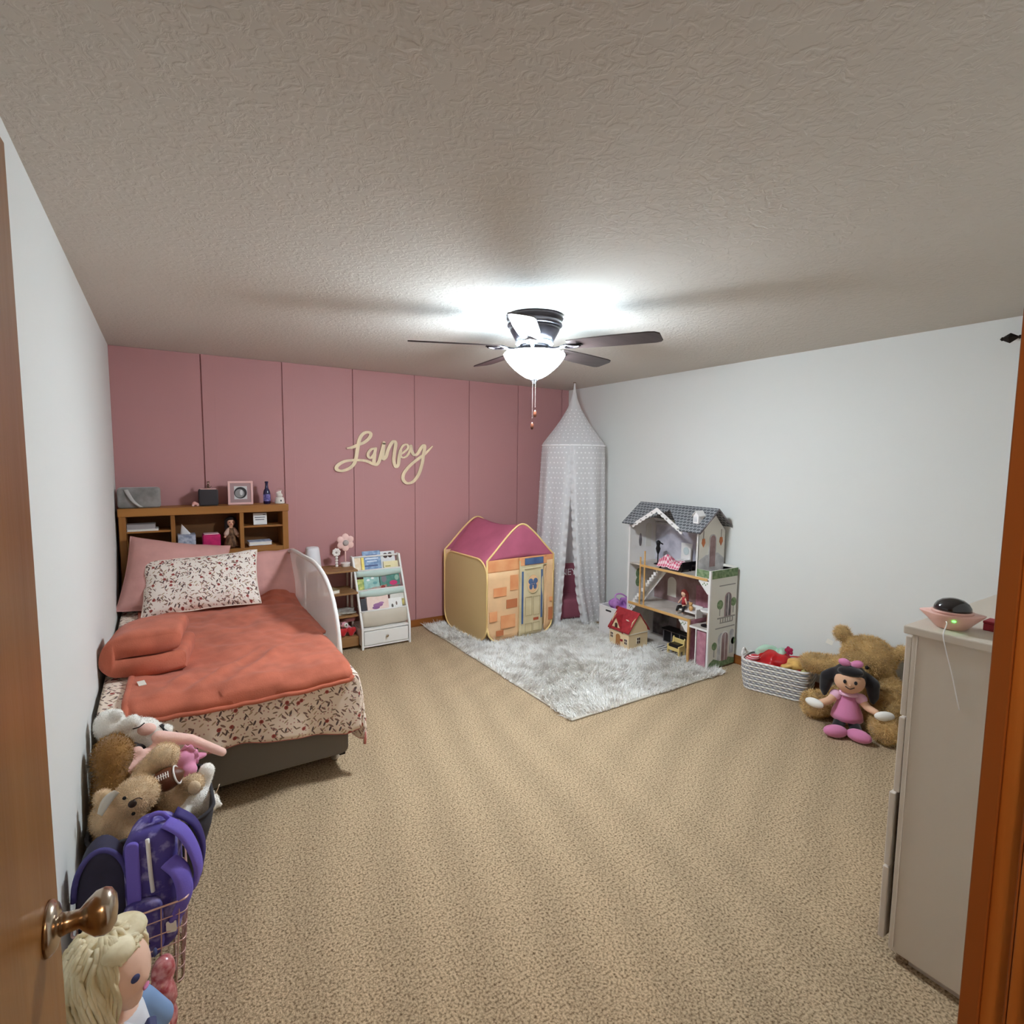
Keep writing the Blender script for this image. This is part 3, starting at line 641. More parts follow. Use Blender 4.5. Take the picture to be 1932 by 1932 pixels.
# folded fleece bundle: two thick layers folded round a bend at the wall side
fb = thing('folded_blanket', 'thick coral fleece blanket folded in a bundle on the bed', 'blanket', (.195, 3.27, ZT+.03), math.radians(-8)); fb.scale = (.9, 1.0, 1.05)
prof = []
t1, LX = .052, .19
outer = [(LX, .006), (.06, .0), (-.06, .002), (-.14, .018), (-.178, .062), (-.185, .108), (-.17, .158), (-.12, .197), (-.03, .214), (.07, .216), (.14, .212), (.175, .196), (.182, .160), (.17, .128), (.14, .118), (.04, .114), (-.06, .108), (-.115, .100), (-.06, .098), (.06, .104), (.15, .106), (.196, .092), (.205, .055), (.20, .02)]
cs = catmull([(a, 0, b) for a, b in outer], 4, True)
fbm = MB(); NY = 22; n = len(cs)
for j in range(NY+1):
    t = j/NY; yy = -.17+.34*t; e = min(1, min(t, 1-t)*6+.02); k = .80+.20*math.sqrt(max(0, 1-(1-e)**2))
    for p in cs:
        q = Vector((p.x, yy, .105+(p.z-.105)*k))
        nn = noise.noise((q.x*9, q.y*8, q.z*9)); q += Vector((.008*nn, .004*nn+(p.x*.12), .007*noise.noise((q.x*7+5, q.y*8, 1))))
        fbm.v.append(tuple(q))
for j in range(NY):
    for i in range(n): fbm.f.append((j*n+i, j*n+(i+1) % n, (j+1)*n+(i+1) % n, (j+1)*n+i))
bmx = fbm.f; fbm.f.append(tuple(range(n-1, -1, -1))); fbm.f.append(tuple(NY*n+i for i in range(n)))
fbm.build('fleece', MATS['coral_fleece'], fb, world=False, smooth=True)
# pillows
mat('pink_cotton', (214, 160, 152), .85, var=.05, vscale=6, bump=.25, bscale=12, bdist=.012)
mat('seam_cream', (238, 226, 212), .85)
def pillow(name, label, m, loc, rot, w, h, t, seed=0, uv=False):
    p = thing(name, label, 'pillow', loc, rot=rot); g = MB()
    def pt(a, b, s):
        x, y = (a-.5)*2, (b-.5)*2
        ed = max(0, (1-abs(x)**3.0)*(1-abs(y)**3.0))**.5
        pin = 1-.07*(1-x*x)*0-.0
        X = w/2*x*(1-.05*(1-abs(y)**2)); Y = h/2*y*(1-.07*(1-abs(x)**2))
        z = s*t/2*ed*(1+.12*noise.noise((x*2.2+seed, y*2.2, s)))+.012*noise.noise((x*3, y*3, seed+7))+.004*noise.noise((x*11, y*9, seed+3))*ed
        return Vector((X, Y, z))
    for s in (1, -1): g.grid(lambda a, b: pt(a, b, s), 40, 28, lambda a, b: (a*w+seed*.37, b*h))
    o = g.build('case', m, p, world=False, smooth=True)
    ring = [pt(k/40, 0, 0) for k in range(40)]+[pt(1, k/28, 0) for k in range(28)]+[pt(1-k/40, 1, 0) for k in range(40)]+[pt(0, 1-k/28, 0) for k in range(28)]
    MB().tube(ring, .005, 6, closed=True).build('seam', MATS['seam_cream'] if seed == 3 else m, p, world=False, smooth=True)
    return p
pillow('bed_pillow', 'plain pink pillow against the headboard, at the wall', MATS['pink_cotton'], (.352, 4.52, .795), (math.radians(60), math.radians(10), math.radians(-2)), .63, .54, .22, 1)
pillow('bed_pillow', 'plain pink pillow against the headboard, beside the mesh rail', MATS['pink_cotton'], (.895, 4.535, .735), (math.radians(52), 0, math.radians(3)), .58, .44, .20, 2)
pillow('bed_pillow', 'cream floral pillow leaning in front of the pink pillows', MATS['pillow_print'], (.50, 4.345, .77), (math.radians(56), math.radians(-2.5), math.radians(-7)), .72, .42, .15, 3)
# mesh bed rail
rail = thing('bed_rail', 'white mesh bed guard rail along the open side of the bed', 'bed rail', (1.13, 3.9, .3))
mat('rail_white', (226, 220, 214), .6)
def mesh_mat(name, c, op, tlw=.3):
    m = bpy.data.materials.new(name); m.use_nodes = True; N, L = nodes(m); b = N['Principled BSDF']; b.inputs['Base Color'].default_value = lin(c); b.inputs['Roughness'].default_value = .9
    tl = N.new('ShaderNodeBsdfTranslucent'); tl.inputs[0].default_value = lin(c); t = N.new('ShaderNodeBsdfTransparent')
    m1 = N.new('ShaderNodeMixShader'); m1.inputs[0].default_value = .3; L.new(b.outputs[0], m1.inputs[1]); m1.inputs[0].default_value = tlw; L.new(tl.outputs[0], m1.inputs[2])
    m2 = N.new('ShaderNodeMixShader'); m2.inputs[0].default_value = op; L.new(t.outputs[0], m2.inputs[1]); L.new(m1.outputs[0], m2.inputs[2]); L.new(m2.outputs[0], N['Material Output'].inputs[0]); MATS[name] = m
mesh_mat('rail_mesh', (214, 202, 196), .78)
RX = 1.128
out = [(4.62, .50), (4.62, .86), (4.58, .905), (4.45, .93), (4.1, .94), (3.78, .945), (3.55, .915), (3.40, .86), (3.29, .78), (3.21, .66), (3.16, .50)]
op_ = catmull([(RX, a, b) for a, b in out], 5)
MB().tube(op_, .014, 10).build('tube_frame', MATS['rail_white'], rail, smooth=True)
MB().tube([(RX, 4.62, .5), (RX, 3.16, .5)], .012, 8).build('lower_bar', MATS['rail_white'], rail, smooth=True)
pn = MB(); n = len(op_)
pn.add(list(op_), [tuple(range(n))]).build('mesh_panel', MATS['rail_mesh'], rail)
for y in (3.45, 4.25): MB().tube([(RX, y, .5), (RX, y, .315), (RX-.03, y, .310), (.6, y, .308)], .009, 8).build('bracket', MATS['rail_white'], rail, smooth=True)
# ================================================================== low shelf unit beside the bed
sh = thing('shelf_unit', 'narrow wooden shelf unit with white posts between bed and book rack', 'shelf', (1.46, 4.77, 0))
wood('shelf_wood', (164, 122, 78), (134, 94, 56), 'x', 9); mat('post_white', (222, 206, 196), .5)
SX0, SX1, SY0, SY1 = 1.235, 1.678, 4.62, 4.925
for z in (.695, .498, .300, .108): MB().bb(SX0, SX1, SY0, SY1, z-.016, z).build('shelf_board', MATS['shelf_wood'], sh, bevel=.002)
for x, y in ((SX0+.008, SY0+.008), (SX1-.008, SY0+.008), (SX0+.008, SY1-.008), (SX1-.008, SY1-.008)):
    if (x, y) == (SX1-.008, SY0+.008): continue
    MB().bb(x-.008, x+.008, y-.008, y+.008, 0, .712 if y < 4.8 and x < 1.3 else .695).build('post', MATS['post_white'], sh, bevel=.002)
MB().bb(1.664, 1.678, 4.78, 4.795, 0, .68).build('post', MATS['post_white'], sh)
MB().bb(SX0, SX1, SY0, SY0+.014, .025, .092).build('kick_board', MATS['shelf_wood'], sh, bevel=.002)
MB().bb(1.345, 1.357, SY0+.004, SY0+.014, .50, .70).build('post', MATS['post_white'], sh)
ST = .695
sl = thing('table_speaker', 'white tapered cylinder lamp on the shelf unit, beside the bed', 'lamp', (1.345, 4.80, ST))
mat('lamp_white', (232, 230, 232), .5)
MB().lathe([(.068,0),(.072,.006),(.070,.03),(.064,.10),(.057,.17),(.053,.190),(.046,.196),(.02,.197)], (1.345,4.80,ST), 32).build('shade', MATS['lamp_white'], sl, smooth=True)
MB().lathe([(.074,0),(.074,.008),(.070,.012)], (1.345,4.80,ST), 32).build('base', MATS['lamp_white'], sl, smooth=True)
mat('flower_pink', (240, 200, 190), .6); mat('flower_grey', (176, 164, 158), .6); mat('flower_white', (240, 232, 226), .5)
def petals(mb, c, R, r, n, th, ph=0, e=1.0):
    for k in range(n):
        a = ph+2*PI*k/n; mb.ell((c[0]+R*math.cos(a), c[1], c[2]+R*math.sin(a)), (r*e, th, r), (0, -a, 0), 14, 8)
    return mb
fl = thing('flower_lamp', 'large pale pink flower ornament on a white stand, beside the book rack', 'flower ornament', (1.635, 4.83, ST))
fc = (1.630, 4.815, ST+.215)
remeshed(petals(MB().ell(fc, (.035,.010,.035)), fc, .050, .031, 6, .012, PI/2), 'petals', MATS['flower_pink'], fl, .005, 2)
MB().ell((fc[0], fc[1]-.014, fc[2]-.004), (.026,.016,.026)).build('flower_center', MATS['flower_grey'], fl, smooth=True)
MB().tube([(1.63,4.82,ST+.02),(1.63,4.82,ST+.15)], .0055, 8).build('stem', MATS['flower_pink'], fl, smooth=True)
MB().lathe([(.036,0),(.040,.003),(.038,.022),(.043,.028),(.043,.034),(.030,.036)], (1.63,4.82,ST), 24).build('base', MATS['flower_white'], fl, smooth=True)
fs = thing('bead_flower', 'small white daisy ornament on a stacked-bead stem', 'flower ornament', (1.545, 4.80, ST))
fc = (1.545, 4.795, ST+.135)
remeshed(petals(MB().ell(fc, (.014,.007,.014)), fc, .026, .013, 8, .007, .2), 'petals', MATS['flower_white'], fs, .004, 2)
MB().ell((fc[0], fc[1]-.007, fc[2]), (.010,.006,.010)).build('flower_center', MATS['flower_grey'], fs, smooth=True)
for k in range(5): MB().ell((1.547, 4.80, ST+.016+k*.0235), (.0135,.0135,.0125)).build('bead', MATS['flower_white'], fs, smooth=True)
MB().lathe([(.040,0),(.042,.002),(.040,.005)], (1.545,4.80,ST), 24).build('base', MATS['shelf_wood'], fs)
mat('cover_tan', (190, 160, 120), .5, c2=(120, 130, 100), vscale=30); mat('mag_cover', (150, 140, 126), .35, c2=(214, 212, 206), vscale=22); mat('mag_dark', (70, 74, 76), .35, c2=(190, 190, 186), vscale=18)
flat_book('book', 'thick white-paged book lying on the second shelf by the bed rail', 1.435, 4.73, .498, .16, .18, .030, MATS['cover_tan'], .25)
flat_book('magazine', 'glossy magazine lying uppermost on the third shelf', 1.56, 4.75, .3135, .22, .17, .010, MATS['mag_cover'], -.35, None, 'magazine')
flat_book('magazine', 'flat dark magazine at the bottom of the third shelf pile', 1.55, 4.77, .300, .25, .19, .012, MATS['mag_dark'], .1, None, 'magazine')
bmg = flat_book('magazine', 'crumpled white magazine tilted against the pile on the third shelf', 1.40, 4.72, .315, .16, .2, .012, MATS['mag_cover'], .5, None, 'magazine'); bmg.rotation_euler = (0, .28, .5); bmg.location.z = .326
# little plush with a red heart on the lowest shelf
mat('plush_pink', (226, 160, 170), .95, sheen=.5, bump=.3, bscale=120); mat('plush_white', (236, 232, 226), .95, sheen=.5, bump=.3, bscale=120); mat('plush_red', (190, 26, 32), .6, sheen=.4); mat('plush_black', (22, 18, 20), .6)
lp = thing('small_plush', 'little pink and white plush dog hugging red hearts on the lowest shelf', 'plush toy', (1.60, 4.70, .108))
remeshed(MB().ell((1.60,4.72,.150),(.045,.04,.045)).ell((1.565,4.69,.215),(.036,.034,.03)).cap((1.585,4.71,.235),(1.655,4.71,.245),.016,.022).cap((1.64,4.72,.15),(1.67,4.73,.125),.02,.018), 'body', MATS['plush_pink'], lp, .006, 4)
MB().ell((1.580,4.662,.210),(.020,.016,.020)).build('muzzle', MATS['plush_white'], lp, smooth=True)
for dx in (-.03, .012): MB().ell((1.572+dx,4.664,.226),(.005,.004,.006)).build('eye', MATS['plush_black'], lp)
MB().ell((1.580,4.646,.216),(.007,.005,.005)).build('nose', MATS['plush_black'], lp)
def heart(mb, c, s): return mb.ell((c[0]-s*.45,c[1],c[2]+s*.3),(s*.62,s*.45,s*.6)).ell((c[0]+s*.45,c[1],c[2]+s*.3),(s*.62,s*.45,s*.6)).ell((c[0],c[1],c[2]-s*.35),(s*.6,s*.42,s*.7))
remeshed(heart(MB(), (1.555,4.665,.150), .040), 'heart', MATS['plush_red'], lp, .006, 4)
remeshed(heart(MB(), (1.625,4.660,.150), .042), 'heart', MATS['plush_red'], lp, .006, 4)

# ================================================================== white sling book rack with a drawer
rk = thing('book_rack', 'white sling book rack with a drawer against the pink wall', 'book rack', (1.90, 4.70, 0))
mat('rack_white', (236, 233, 228), .45); mat('sling_cream', (206, 196, 180), .9); mat('sling_mint', (196, 214, 206), .9)
RX0, RX1 = 1.690, 2.118
def slope(z): return 4.552+max(0, z-.20)*.44       # front line of the rack at a height
for x in (RX0, RX1):
    sd = MB(); pr = [(4.540, 0), (4.570, 0), (4.570, .17), (4.832, .775), (4.80, .775), (4.545, .19)]
    sd.prism(pr, lambda a, b, d: (d, a, b), x-.009, x+.009).build('side_rail', MATS['rack_white'], rk, bevel=.003)
    MB().bb(x-.009, x+.009, 4.840, 4.867, 0, .775).build('rear_post', MATS['rack_white'], rk, bevel=.003)
    MB().bb(x-.006, x+.006, 4.57, 4.84, .03, .17).build('side_panel', MATS['rack_white'], rk, bevel=.002)
    MB().bb(x-.007, x+.007, 4.80, 4.84, .745, .770).build('side_rail', MATS['rack_white'], rk)
tiers = [.69, .515, .36]
for i, z in enumerate([.652, .488, .320]):
    MB().tube([(RX0, slope(z), z), (RX1, slope(z), z)], .0085, 10).build('front_rod', MATS['rack_white'], rk, smooth=True)
    dp = (.055, .055, .135)[i]
    g = MB()
    def sl_(a, b, z=z, dp=dp, i=i):
        x = RX0+.010+(RX1-RX0-.02)*a; t = b
        P = catmull([(0, slope(z)-.008, z), (0, slope(z)-.022, z-.35*dp), (0, slope(z)-.010, z-.9*dp), (0, slope(z)+.035, z-dp), (0, slope(z)+.065, z-.6*dp), (0, slope(z)+.085, z+.03)], 4)
        p = P[min(20, int(round(t*20)))]; return Vector((x, p.y+.006*math.sin(a*9+i), p.z-.010*math.sin(PI*a)*math.sin(PI*t)))
    g.grid(sl_, 16, 20).build('sling', MATS['sling_mint' if i < 2 else 'sling_cream'], rk, smooth=True, solid=.0025)
    MB().tube([(RX0, slope(z)+.087, z+.03), (RX1, slope(z)+.087, z+.03)], .006, 8).build('rear_rod', MATS['rack_white'], rk, smooth=True)
g = MB(); zz = .375
MB().tube([(RX0, 4.825, .765), (RX1, 4.825, .765)], .0085, 10).build('top_rod', MATS['rack_white'], rk, smooth=True)
MB().bb(RX0+.009, RX1-.009, 4.555, 4.86, .160, .173).build('drawer_cabinet', MATS['rack_white'], rk, bevel=.002)
MB().bb(RX0+.009, RX1-.009, 4.845, 4.858, .03, .16).build('back_panel', MATS['rack_white'], rk)
MB().bb(RX0+.009, RX1-.009, 4.55, 4.57, .018, .032).bb(RX0+.009, RX1-.009, 4.57, 4.84, .02, .03).build('base_board', MATS['rack_white'], rk)
dw = MB().bb(RX0+.014, RX1-.014, 4.548, 4.562, .036, .155).build('drawer', MATS['rack_white'], rk, bevel=.003)
MB().lathe([(.005,0),(.006,.008),(.011,.014),(.012,.02),(.008,.025),(.002,.026)], (1.905,4.548,.10), 16, (PI/2,0,0)).build('knob', MATS['nickel'], dw, smooth=True)
# picture books standing in the slings
def stand_book(label, cx, z, w, h, t, c, c2, row, tilt=.32, rz=0, art=None, off=0, group='picture books in the white rack'):
    y = slope(row)+.028+off
    b = thing('picture_book', label, 'book', (cx, y, z), rot=(-tilt, rz, 0), group=group)
    m = mat('cover_%d_%d_%d_%d' % (*c, int(h*1e3)), c, .35, c2=c2, vscale=26, spec=.5)
    MB().bb(-w/2, w/2, -t/2, -t/2+.0025, 0, h).build('cover', m, b, world=False)
    MB().bb(-w/2, w/2, t/2-.0025, t/2, 0, h).build('cover', m, b, world=False)
    MB().bb(-w/2, -w/2+.0025, -t/2+.0025, t/2-.0025, 0, h).build('spine', m, b, world=False)
    MB().bb(-w/2+.0025, w/2-.003, -t/2+.0025, t/2-.0025, .002, h-.003).build('pages', MATS['paper'], b, world=False)
    if art:
        for (ax, az, aw, ah, ac, el) in art:
            am = mat('print_%d_%d_%d' % ac, ac, .4)
            mb = MB().ell((ax, -t/2-.0004, az), (aw/2, .0006, ah/2), None, 14, 6) if el else MB().bb(ax-aw/2, ax+aw/2, -t/2-.0008, -t/2+.0002, az-ah/2, az+ah/2)
            mb.build('printed_art', am, b, world=False)
    return b
z1, z2, z3 = .595, .43, .262
stand_book('narrow orange and cream picture book in the top sling, leftmost', 1.735, z1+.02, .055, .155, .010, (226,196,150), (240,220,190), .652)
stand_book('slim yellow picture book in the top sling of the rack', 1.776, z1+.02, .024, .150, .014, (232,206,70), (240,216,110), .652, off=-.01)
stand_book('wide blue picture book in the top sling of the rack', 1.865, z1+.02, .165, .205, .010, (96,128,170), (150,176,206), .652, art=[(0,.165,.10,.012,(60,76,120),0),(0,.135,.12,.010,(220,228,236),0),(-.01,.07,.12,.012,(60,76,120),0),(0,.11,.09,.008,(220,228,236),0)])
stand_book('white picture book with two dark shapes in the top sling, rightmost', 2.020, z1+.02, .135, .190, .010, (226,224,222), (214,214,216), .652, art=[(-.022,.15,.045,.05,(70,44,36),1),(.022,.152,.045,.05,(70,44,36),1)], off=.012)
stand_book('cream landscape board book in front of the white top-sling book', 2.035, z1+.005, .135, .115, .012, (238,226,178), (230,216,170), .652, off=-.012, art=[(-.03,.07,.05,.012,(180,160,90),0)])
stand_book('small green and yellow picture book in the middle sling', 1.738, z2+.02, .06, .135, .009, (120,150,60), (226,220,120), .488)
stand_book('pale teal picture book with white clouds in the middle sling', 1.835, z2+.02, .14, .165, .010, (132,180,172), (170,206,196), .488, art=[(-.03,.12,.03,.02,(236,240,238),1),(.01,.135,.03,.02,(236,240,238),1),(.03,.09,.04,.025,(96,150,150),1)])
stand_book('dark green picture book with a pink shape in the middle sling', 2.005, z2+.02, .185, .18, .010, (58,120,104), (86,140,126), .488, art=[(-.055,.12,.05,.07,(126,120,126),1),(.03,.075,.075,.045,(206,52,110),1),(.065,.12,.04,.05,(150,180,160),1)])
stand_book('tilted thin teal picture book across the middle sling', 1.86, z2+.035, .21, .045, .008, (150,180,170), (196,110,90), .488, tilt=.3, rz=-.12, off=-.022, art=[(.07,.03,.04,.03,(150,50,40),1)])
stand_book('dark little book with a red spine lying across the middle sling', 2.01, z2+.045, .20, .03, .008, (60,96,90), (190,60,60), .488, tilt=.3, rz=-.12, off=-.03)
stand_book('purple-grey picture book with dark title behind in the lower sling', 1.86, z3+.05, .21, .185, .010, (150,138,156), (190,186,196), .320, off=.018, art=[(.055,.155,.06,.014,(90,40,60),0),(-.05,.14,.06,.03,(206,196,180),1)])
stand_book('pale cream picture book at the back of the lower sling, right', 2.045, z3+.06, .13, .16, .010, (214,210,200), (222,218,210), .320, off=.012)
stand_book('black upright book at the left of the lower sling', 1.735, z3+.012, .045, .15, .014, (40,40,46), (60,56,60), .320)
stand_book('peach picture book with a purple drawing in the lower sling', 1.86, z3+.012, .195, .165, .010, (234,206,192), (240,216,204), .320, off=-.014, art=[(0,.085,.09,.035,(156,104,150),1),(-.02,.065,.07,.03,(140,92,140),1),(.03,.10,.05,.022,(176,124,166),1)])
stand_book('white picture book with dark scribbled figures in the lower sling', 2.02, z3+.012, .125, .13, .010, (240,238,232), (232,230,226), .320, off=-.014, art=[(-.03,.06,.02,.04,(96,90,84),1),(.01,.08,.015,.035,(120,104,96),1),(0,.02,.06,.012,(80,70,66),1)])
stand_book('slim yellow striped book at the right of the lower sling', 2.095, z3+.012, .022, .115, .010, (226,206,110), (120,110,90), .320, off=-.012)
# ================================================================== shaggy rug
RGX0, RGX1, RGY0, RGY1 = 2.41, 3.945, 2.585, 4.90
rug = thing('shag_rug', 'white and grey shaggy faux fur rug on the carpet', 'rug', ((RGX0+RGX1)/2, (RGY0+RGY1)/2, 0))
mat('rug_back', (196, 188, 174), .9)
m = mat('rug_fur', (250, 248, 243), .9, c2=(210, 203, 194), vscale=9, detail=8, lo=.34, hi=.54, spec=.1)
MB().bb(RGX0, RGX1, RGY0, RGY1, .001, .012).build('backing', MATS['rug_back'], rug, bevel=.004)
nS = 62000
P = np.stack([rng.uniform(RGX0, RGX1, nS), rng.uniform(RGY0, RGY1, nS), np.full(nS, .008)], 1)
P[:, 0] += .012*np.sin(P[:, 1]*9); P[:, 1] += .010*np.sin(P[:, 0]*11)
ctr = np.array(rug.location); 
fld = np.stack([np.sin(P[:,0]*6.1+2*np.sin(P[:,1]*3)), np.cos(P[:,1]*5.3+2*np.sin(P[:,0]*4)), np.full(nS, .9)], 1); fld[:, :2] *= .8
strands('pile', m, rug, P-ctr, fld, rng.uniform(.028, .052, nS), .0026, .25, .35)

# ================================================================== pop-up play tent
tent = thing('play_tent', 'pop-up house play tent with maroon roof and printed door on the rug', 'play tent', (2.66, 4.10, .012), math.radians(3))
mat('tent_maroon', (198, 104, 130), .75, var=.08, vscale=4, bump=.2, bscale=8, bdist=.01); mat('tent_orange', (232, 152, 100), .75, c2=(244, 178, 126), vscale=5, bump=.2, bscale=7, bdist=.01)
mat('tent_peach', (244, 200, 152), .75, var=.06, vscale=5); mat('tent_trim', (248, 214, 146), .7); mat('tent_cream', (226, 210, 170), .75, c2=(212, 194, 152), vscale=6); mat('tent_blue', (74, 96, 136), .7, c2=(92, 118, 156), vscale=8); mat('tent_brown', (198, 120, 78), .75); mat('tent_redbrown', (186, 96, 66), .75); mat('tent_line', (170, 150, 110), .8); mat('tent_sky', (150, 170, 186), .75)
mesh_mat('tent_mesh', (246, 216, 156), .98, .3)
TW, TD, TE, TP = .755, .77, .75, 1.072
def tl(mb, n, m, p=None, **k): return mb.build(n, m if not isinstance(m, str) else MATS[m], p or tent, world=False, **k)
def hoop_side(n=10):
    """rounded outline of a side wall in (depth, height)"""
    return [(a, b) for a, b in rrect(.0, TD, .0, TE-.0, .16, 8)]
def bow(x, z): return -.012*math.sin(PI*min(1, max(0, x/TW)))*math.sin(PI*min(1, z/TE))
# side walls (mesh panels bounded by spring hoops)
for x, s in ((0, -1), (TW, 1)):
    ol = hoop_side(); g = MB(); c = (TD/2, TE/2); K = 8
    g.v = []
    for k in range(K+1):
        for a, b in ol:
            t = k/K; aa = c[0]+(a-c[0])*t; bb = c[1]+(b-c[1])*t
            g.v.append((x+s*.02*(1-t*t)*.9, aa, bb))
    n = len(ol)
    for k in range(K):
        for i in range(n): g.f.append((k*n+i, k*n+(i+1)%n, (k+1)*n+(i+1)%n, (k+1)*n+i))
    w = tl(g, 'side_wall', 'tent_mesh', smooth=True)
    tl(MB().tube([(x, a, b) for a, b in ol], .0085, 8, closed=True), 'hoop_trim', 'tent_trim', w, smooth=True)
# gable walls front and rear
def gable(x):
    t = abs(x/TW-.5)*2; return TE+(TP-TE)*(1-t)*(1+.12*math.sin(PI*t)) if t > .16 else TE+(TP-TE)*(.9486-2.34*t*t)
DX_0, DX_1, DZ1 = .350, .665, .665                    # doorway in the front wall
def bottom(x):
    r = .15; d = min(x, TW-x)
    return 0 if d > r else r-math.sqrt(max(0, r*r-(r-d)**2))*1.0
def frontface(y, s, hole, names):
    # wall strips up to the eaves
    def strip(xa, xb, z0, z1, nm, mm, n=10, bot=False):
        g = MB(); g.grid(lambda a, b: (xa+(xb-xa)*a, y+s*(-bow(xa+(xb-xa)*a, z0+(z1-z0)*b)), (max(z0, bottom(xa+(xb-xa)*a)) if bot else z0)*(1-b)+z1*b), n, 10)
        return tl(g, nm, mm, smooth=True, solid=.002)
    if hole:
        strip(0, DX_0, 0, TE-.11, 'front_wall', 'tent_peach', 14, True); strip(DX_1, TW, 0, TE-.05, 'front_wall', 'tent_peach', 8, True)
        strip(0, DX_0, TE-.11, TE, 'front_band', 'tent_orange'); strip(DX_0, DX_1, DZ1, TE, 'front_band', 'tent_orange'); strip(DX_1, TW, TE-.05, TE, 'front_band', 'tent_orange')
    else: strip(0, TW, 0, TE, 'rear_wall', 'tent_peach', 20, True)
    g = MB(); g.grid(lambda a, b: (TW*a, y, TE*(1-b)+gable(TW*a)*b), 24, 8); tl(g, 'gable', 'tent_maroon', smooth=True, solid=.002)
    pth = [(0, y, .15)]+[(TW*k/40, y, gable(TW*k/40)) for k in range(41)]+[(TW, y, .15)]
    low = [(TW*k/40, y, bottom(TW*k/40)) for k in range(40, -1, -1)]
    tl(MB().tube(pth+low, .0085, 8, closed=True), 'hoop_trim', 'tent_trim', smooth=True)
frontface(0, -1, True, None); frontface(TD, 1, False, None)
# roof slopes, sagging between the two gables; lower edge follows the side hoops
for s in (0, 1):
    g = MB()
    def rf(a, b, s=s):
        yy = TD*a; x = (TW/2)*b; xx = x if s == 0 else TW-x
        lowz = TE-(.16-math.sqrt(max(0, .16**2-max(0, .16-min(yy, TD-yy))**2)))
        zg = gable(xx); z = lowz+(zg-TE)*1.0+(TE-lowz)*b**.6
        sag = .035*math.sin(PI*a)*b**1.5+.02*math.sin(PI*a)*math.sin(PI*b)
        return (xx, yy, z-sag)
    g.grid(rf, 24, 16); tl(g, 'roof_slope', 'tent_maroon', smooth=True, solid=.002)
# printed patches on the front wall (bricks of plain colour), door flap and its print
for x0, x1, z0, z1, mm in ((.02,.10,.20,.29,'tent_orange'),(.14,.30,.12,.24,'tent_orange'),(.06,.20,.42,.50,'tent_orange'),(.24,.33,.46,.60,'tent_orange'),(.20,.32,.30,.38,'tent_brown'),(.09,.17,.06,.11,'tent_brown'),(.70,.735,.30,.34,'tent_orange'),(.69,.74,.12,.24,'tent_brown')):
    tl(MB().bb(x0, x1, -.0165, -.0145, z0, z1), 'printed_brick', mm)
fr_ = MB().bb(DX_0-.004, DX_0+.004, -.017, -.005, .01, TE-.03).bb(DX_0, DX_1, -.016, -.006, DZ1-.004, DZ1+.004)
tl(fr_, 'door_trim', 'tent_cream')
tl(MB().bb(.405, .620, -.0165, -.0135, DZ1+.012, TE-.012), 'transom', 'tent_blue')
tl(MB().bb(.355, .395, -.0165, -.0135, DZ1+.01, TE-.02), 'transom_panel', 'tent_orange'); tl(MB().bb(.630, .66, -.0165, -.0135, DZ1+.01, TE-.02), 'transom_panel', 'tent_orange')

FX0, FX1 = DX_0+.004, .622
g = MB(); g.grid(lambda a, b: (FX0+(FX1-.022*b*0-FX0)*a, -.012+.004*math.sin(a*7+b*5)-.010*a*math.sin(b*3), .012+(DZ1-.012)*b), 14, 18)
flap = tl(g, 'door_flap', 'tent_cream', smooth=True, solid=.002)
yy = -.0225
def pr(x0, x1, z0, z1, n, mm): return tl(MB().bb(x0, x1, yy, yy+.002, z0, z1), n, mm, flap)
pr(.366, .386, .13, .62, 'blue_bar', 'tent_blue'); pr(.590, .610, .16, .62, 'blue_bar', 'tent_blue')
pr(.398, .582, .635, .640, 'panel_line', 'tent_line')
for x0, x1, z0, z1 in ((.410,.486,.20,.375),(.502,.578,.20,.375),(.410,.486,.045,.125),(.502,.578,.045,.125)):
    tl(MB().tube([(x0, yy, z0), (x1, yy, z0), (x1, yy, z1), (x0, yy, z1)], .0025, 4, closed=True), 'panel_line', 'tent_line', flap)
pr(.505, .565, .145, .170, 'letter_slot', 'tent_redbrown')
tl(MB().ell((.494, yy, .495), (.066, .0025, .086), None, 24, 8), 'oval_window', 'tent_peach', flap, smooth=True)
tl(MB().tube([(.494+.068*math.cos(2*PI*k/28), yy-.001, .495+.088*math.sin(2*PI*k/28)) for k in range(28)], .004, 6, closed=True), 'oval_frame', 'tent_cream', flap, smooth=True)
bf = MB()
for sx_ in (-1, 1):
    bf.ell((.494+sx_*.028, yy-.0025, .520), (.027, .0015, .027), None, 14, 6).ell((.494+sx_*.024, yy-.0025, .470), (.020, .0015, .028), None, 14, 6)
bf.ell((.494, yy-.0025, .497), (.010, .0015, .018), None, 10, 6)
tl(bf, 'butterfly_print', 'tent_blue', flap)
g = MB(); g.grid(lambda a, b: (.64+.05*a*math.sin(b*PI)*.4+.02*a, -.004-.006*math.sin(b*6), .03+(DZ1-.05)*b), 4, 14); tl(g, 'door_edge_flap', 'tent_peach', smooth=True, solid=.002)
tl(MB().prism(rrect(.02, TW-.02, .02, TD-.02, .12, 6), lambda a, b, d: (a, b, d), .004, .008), 'floor_sheet', 'tent_orange')

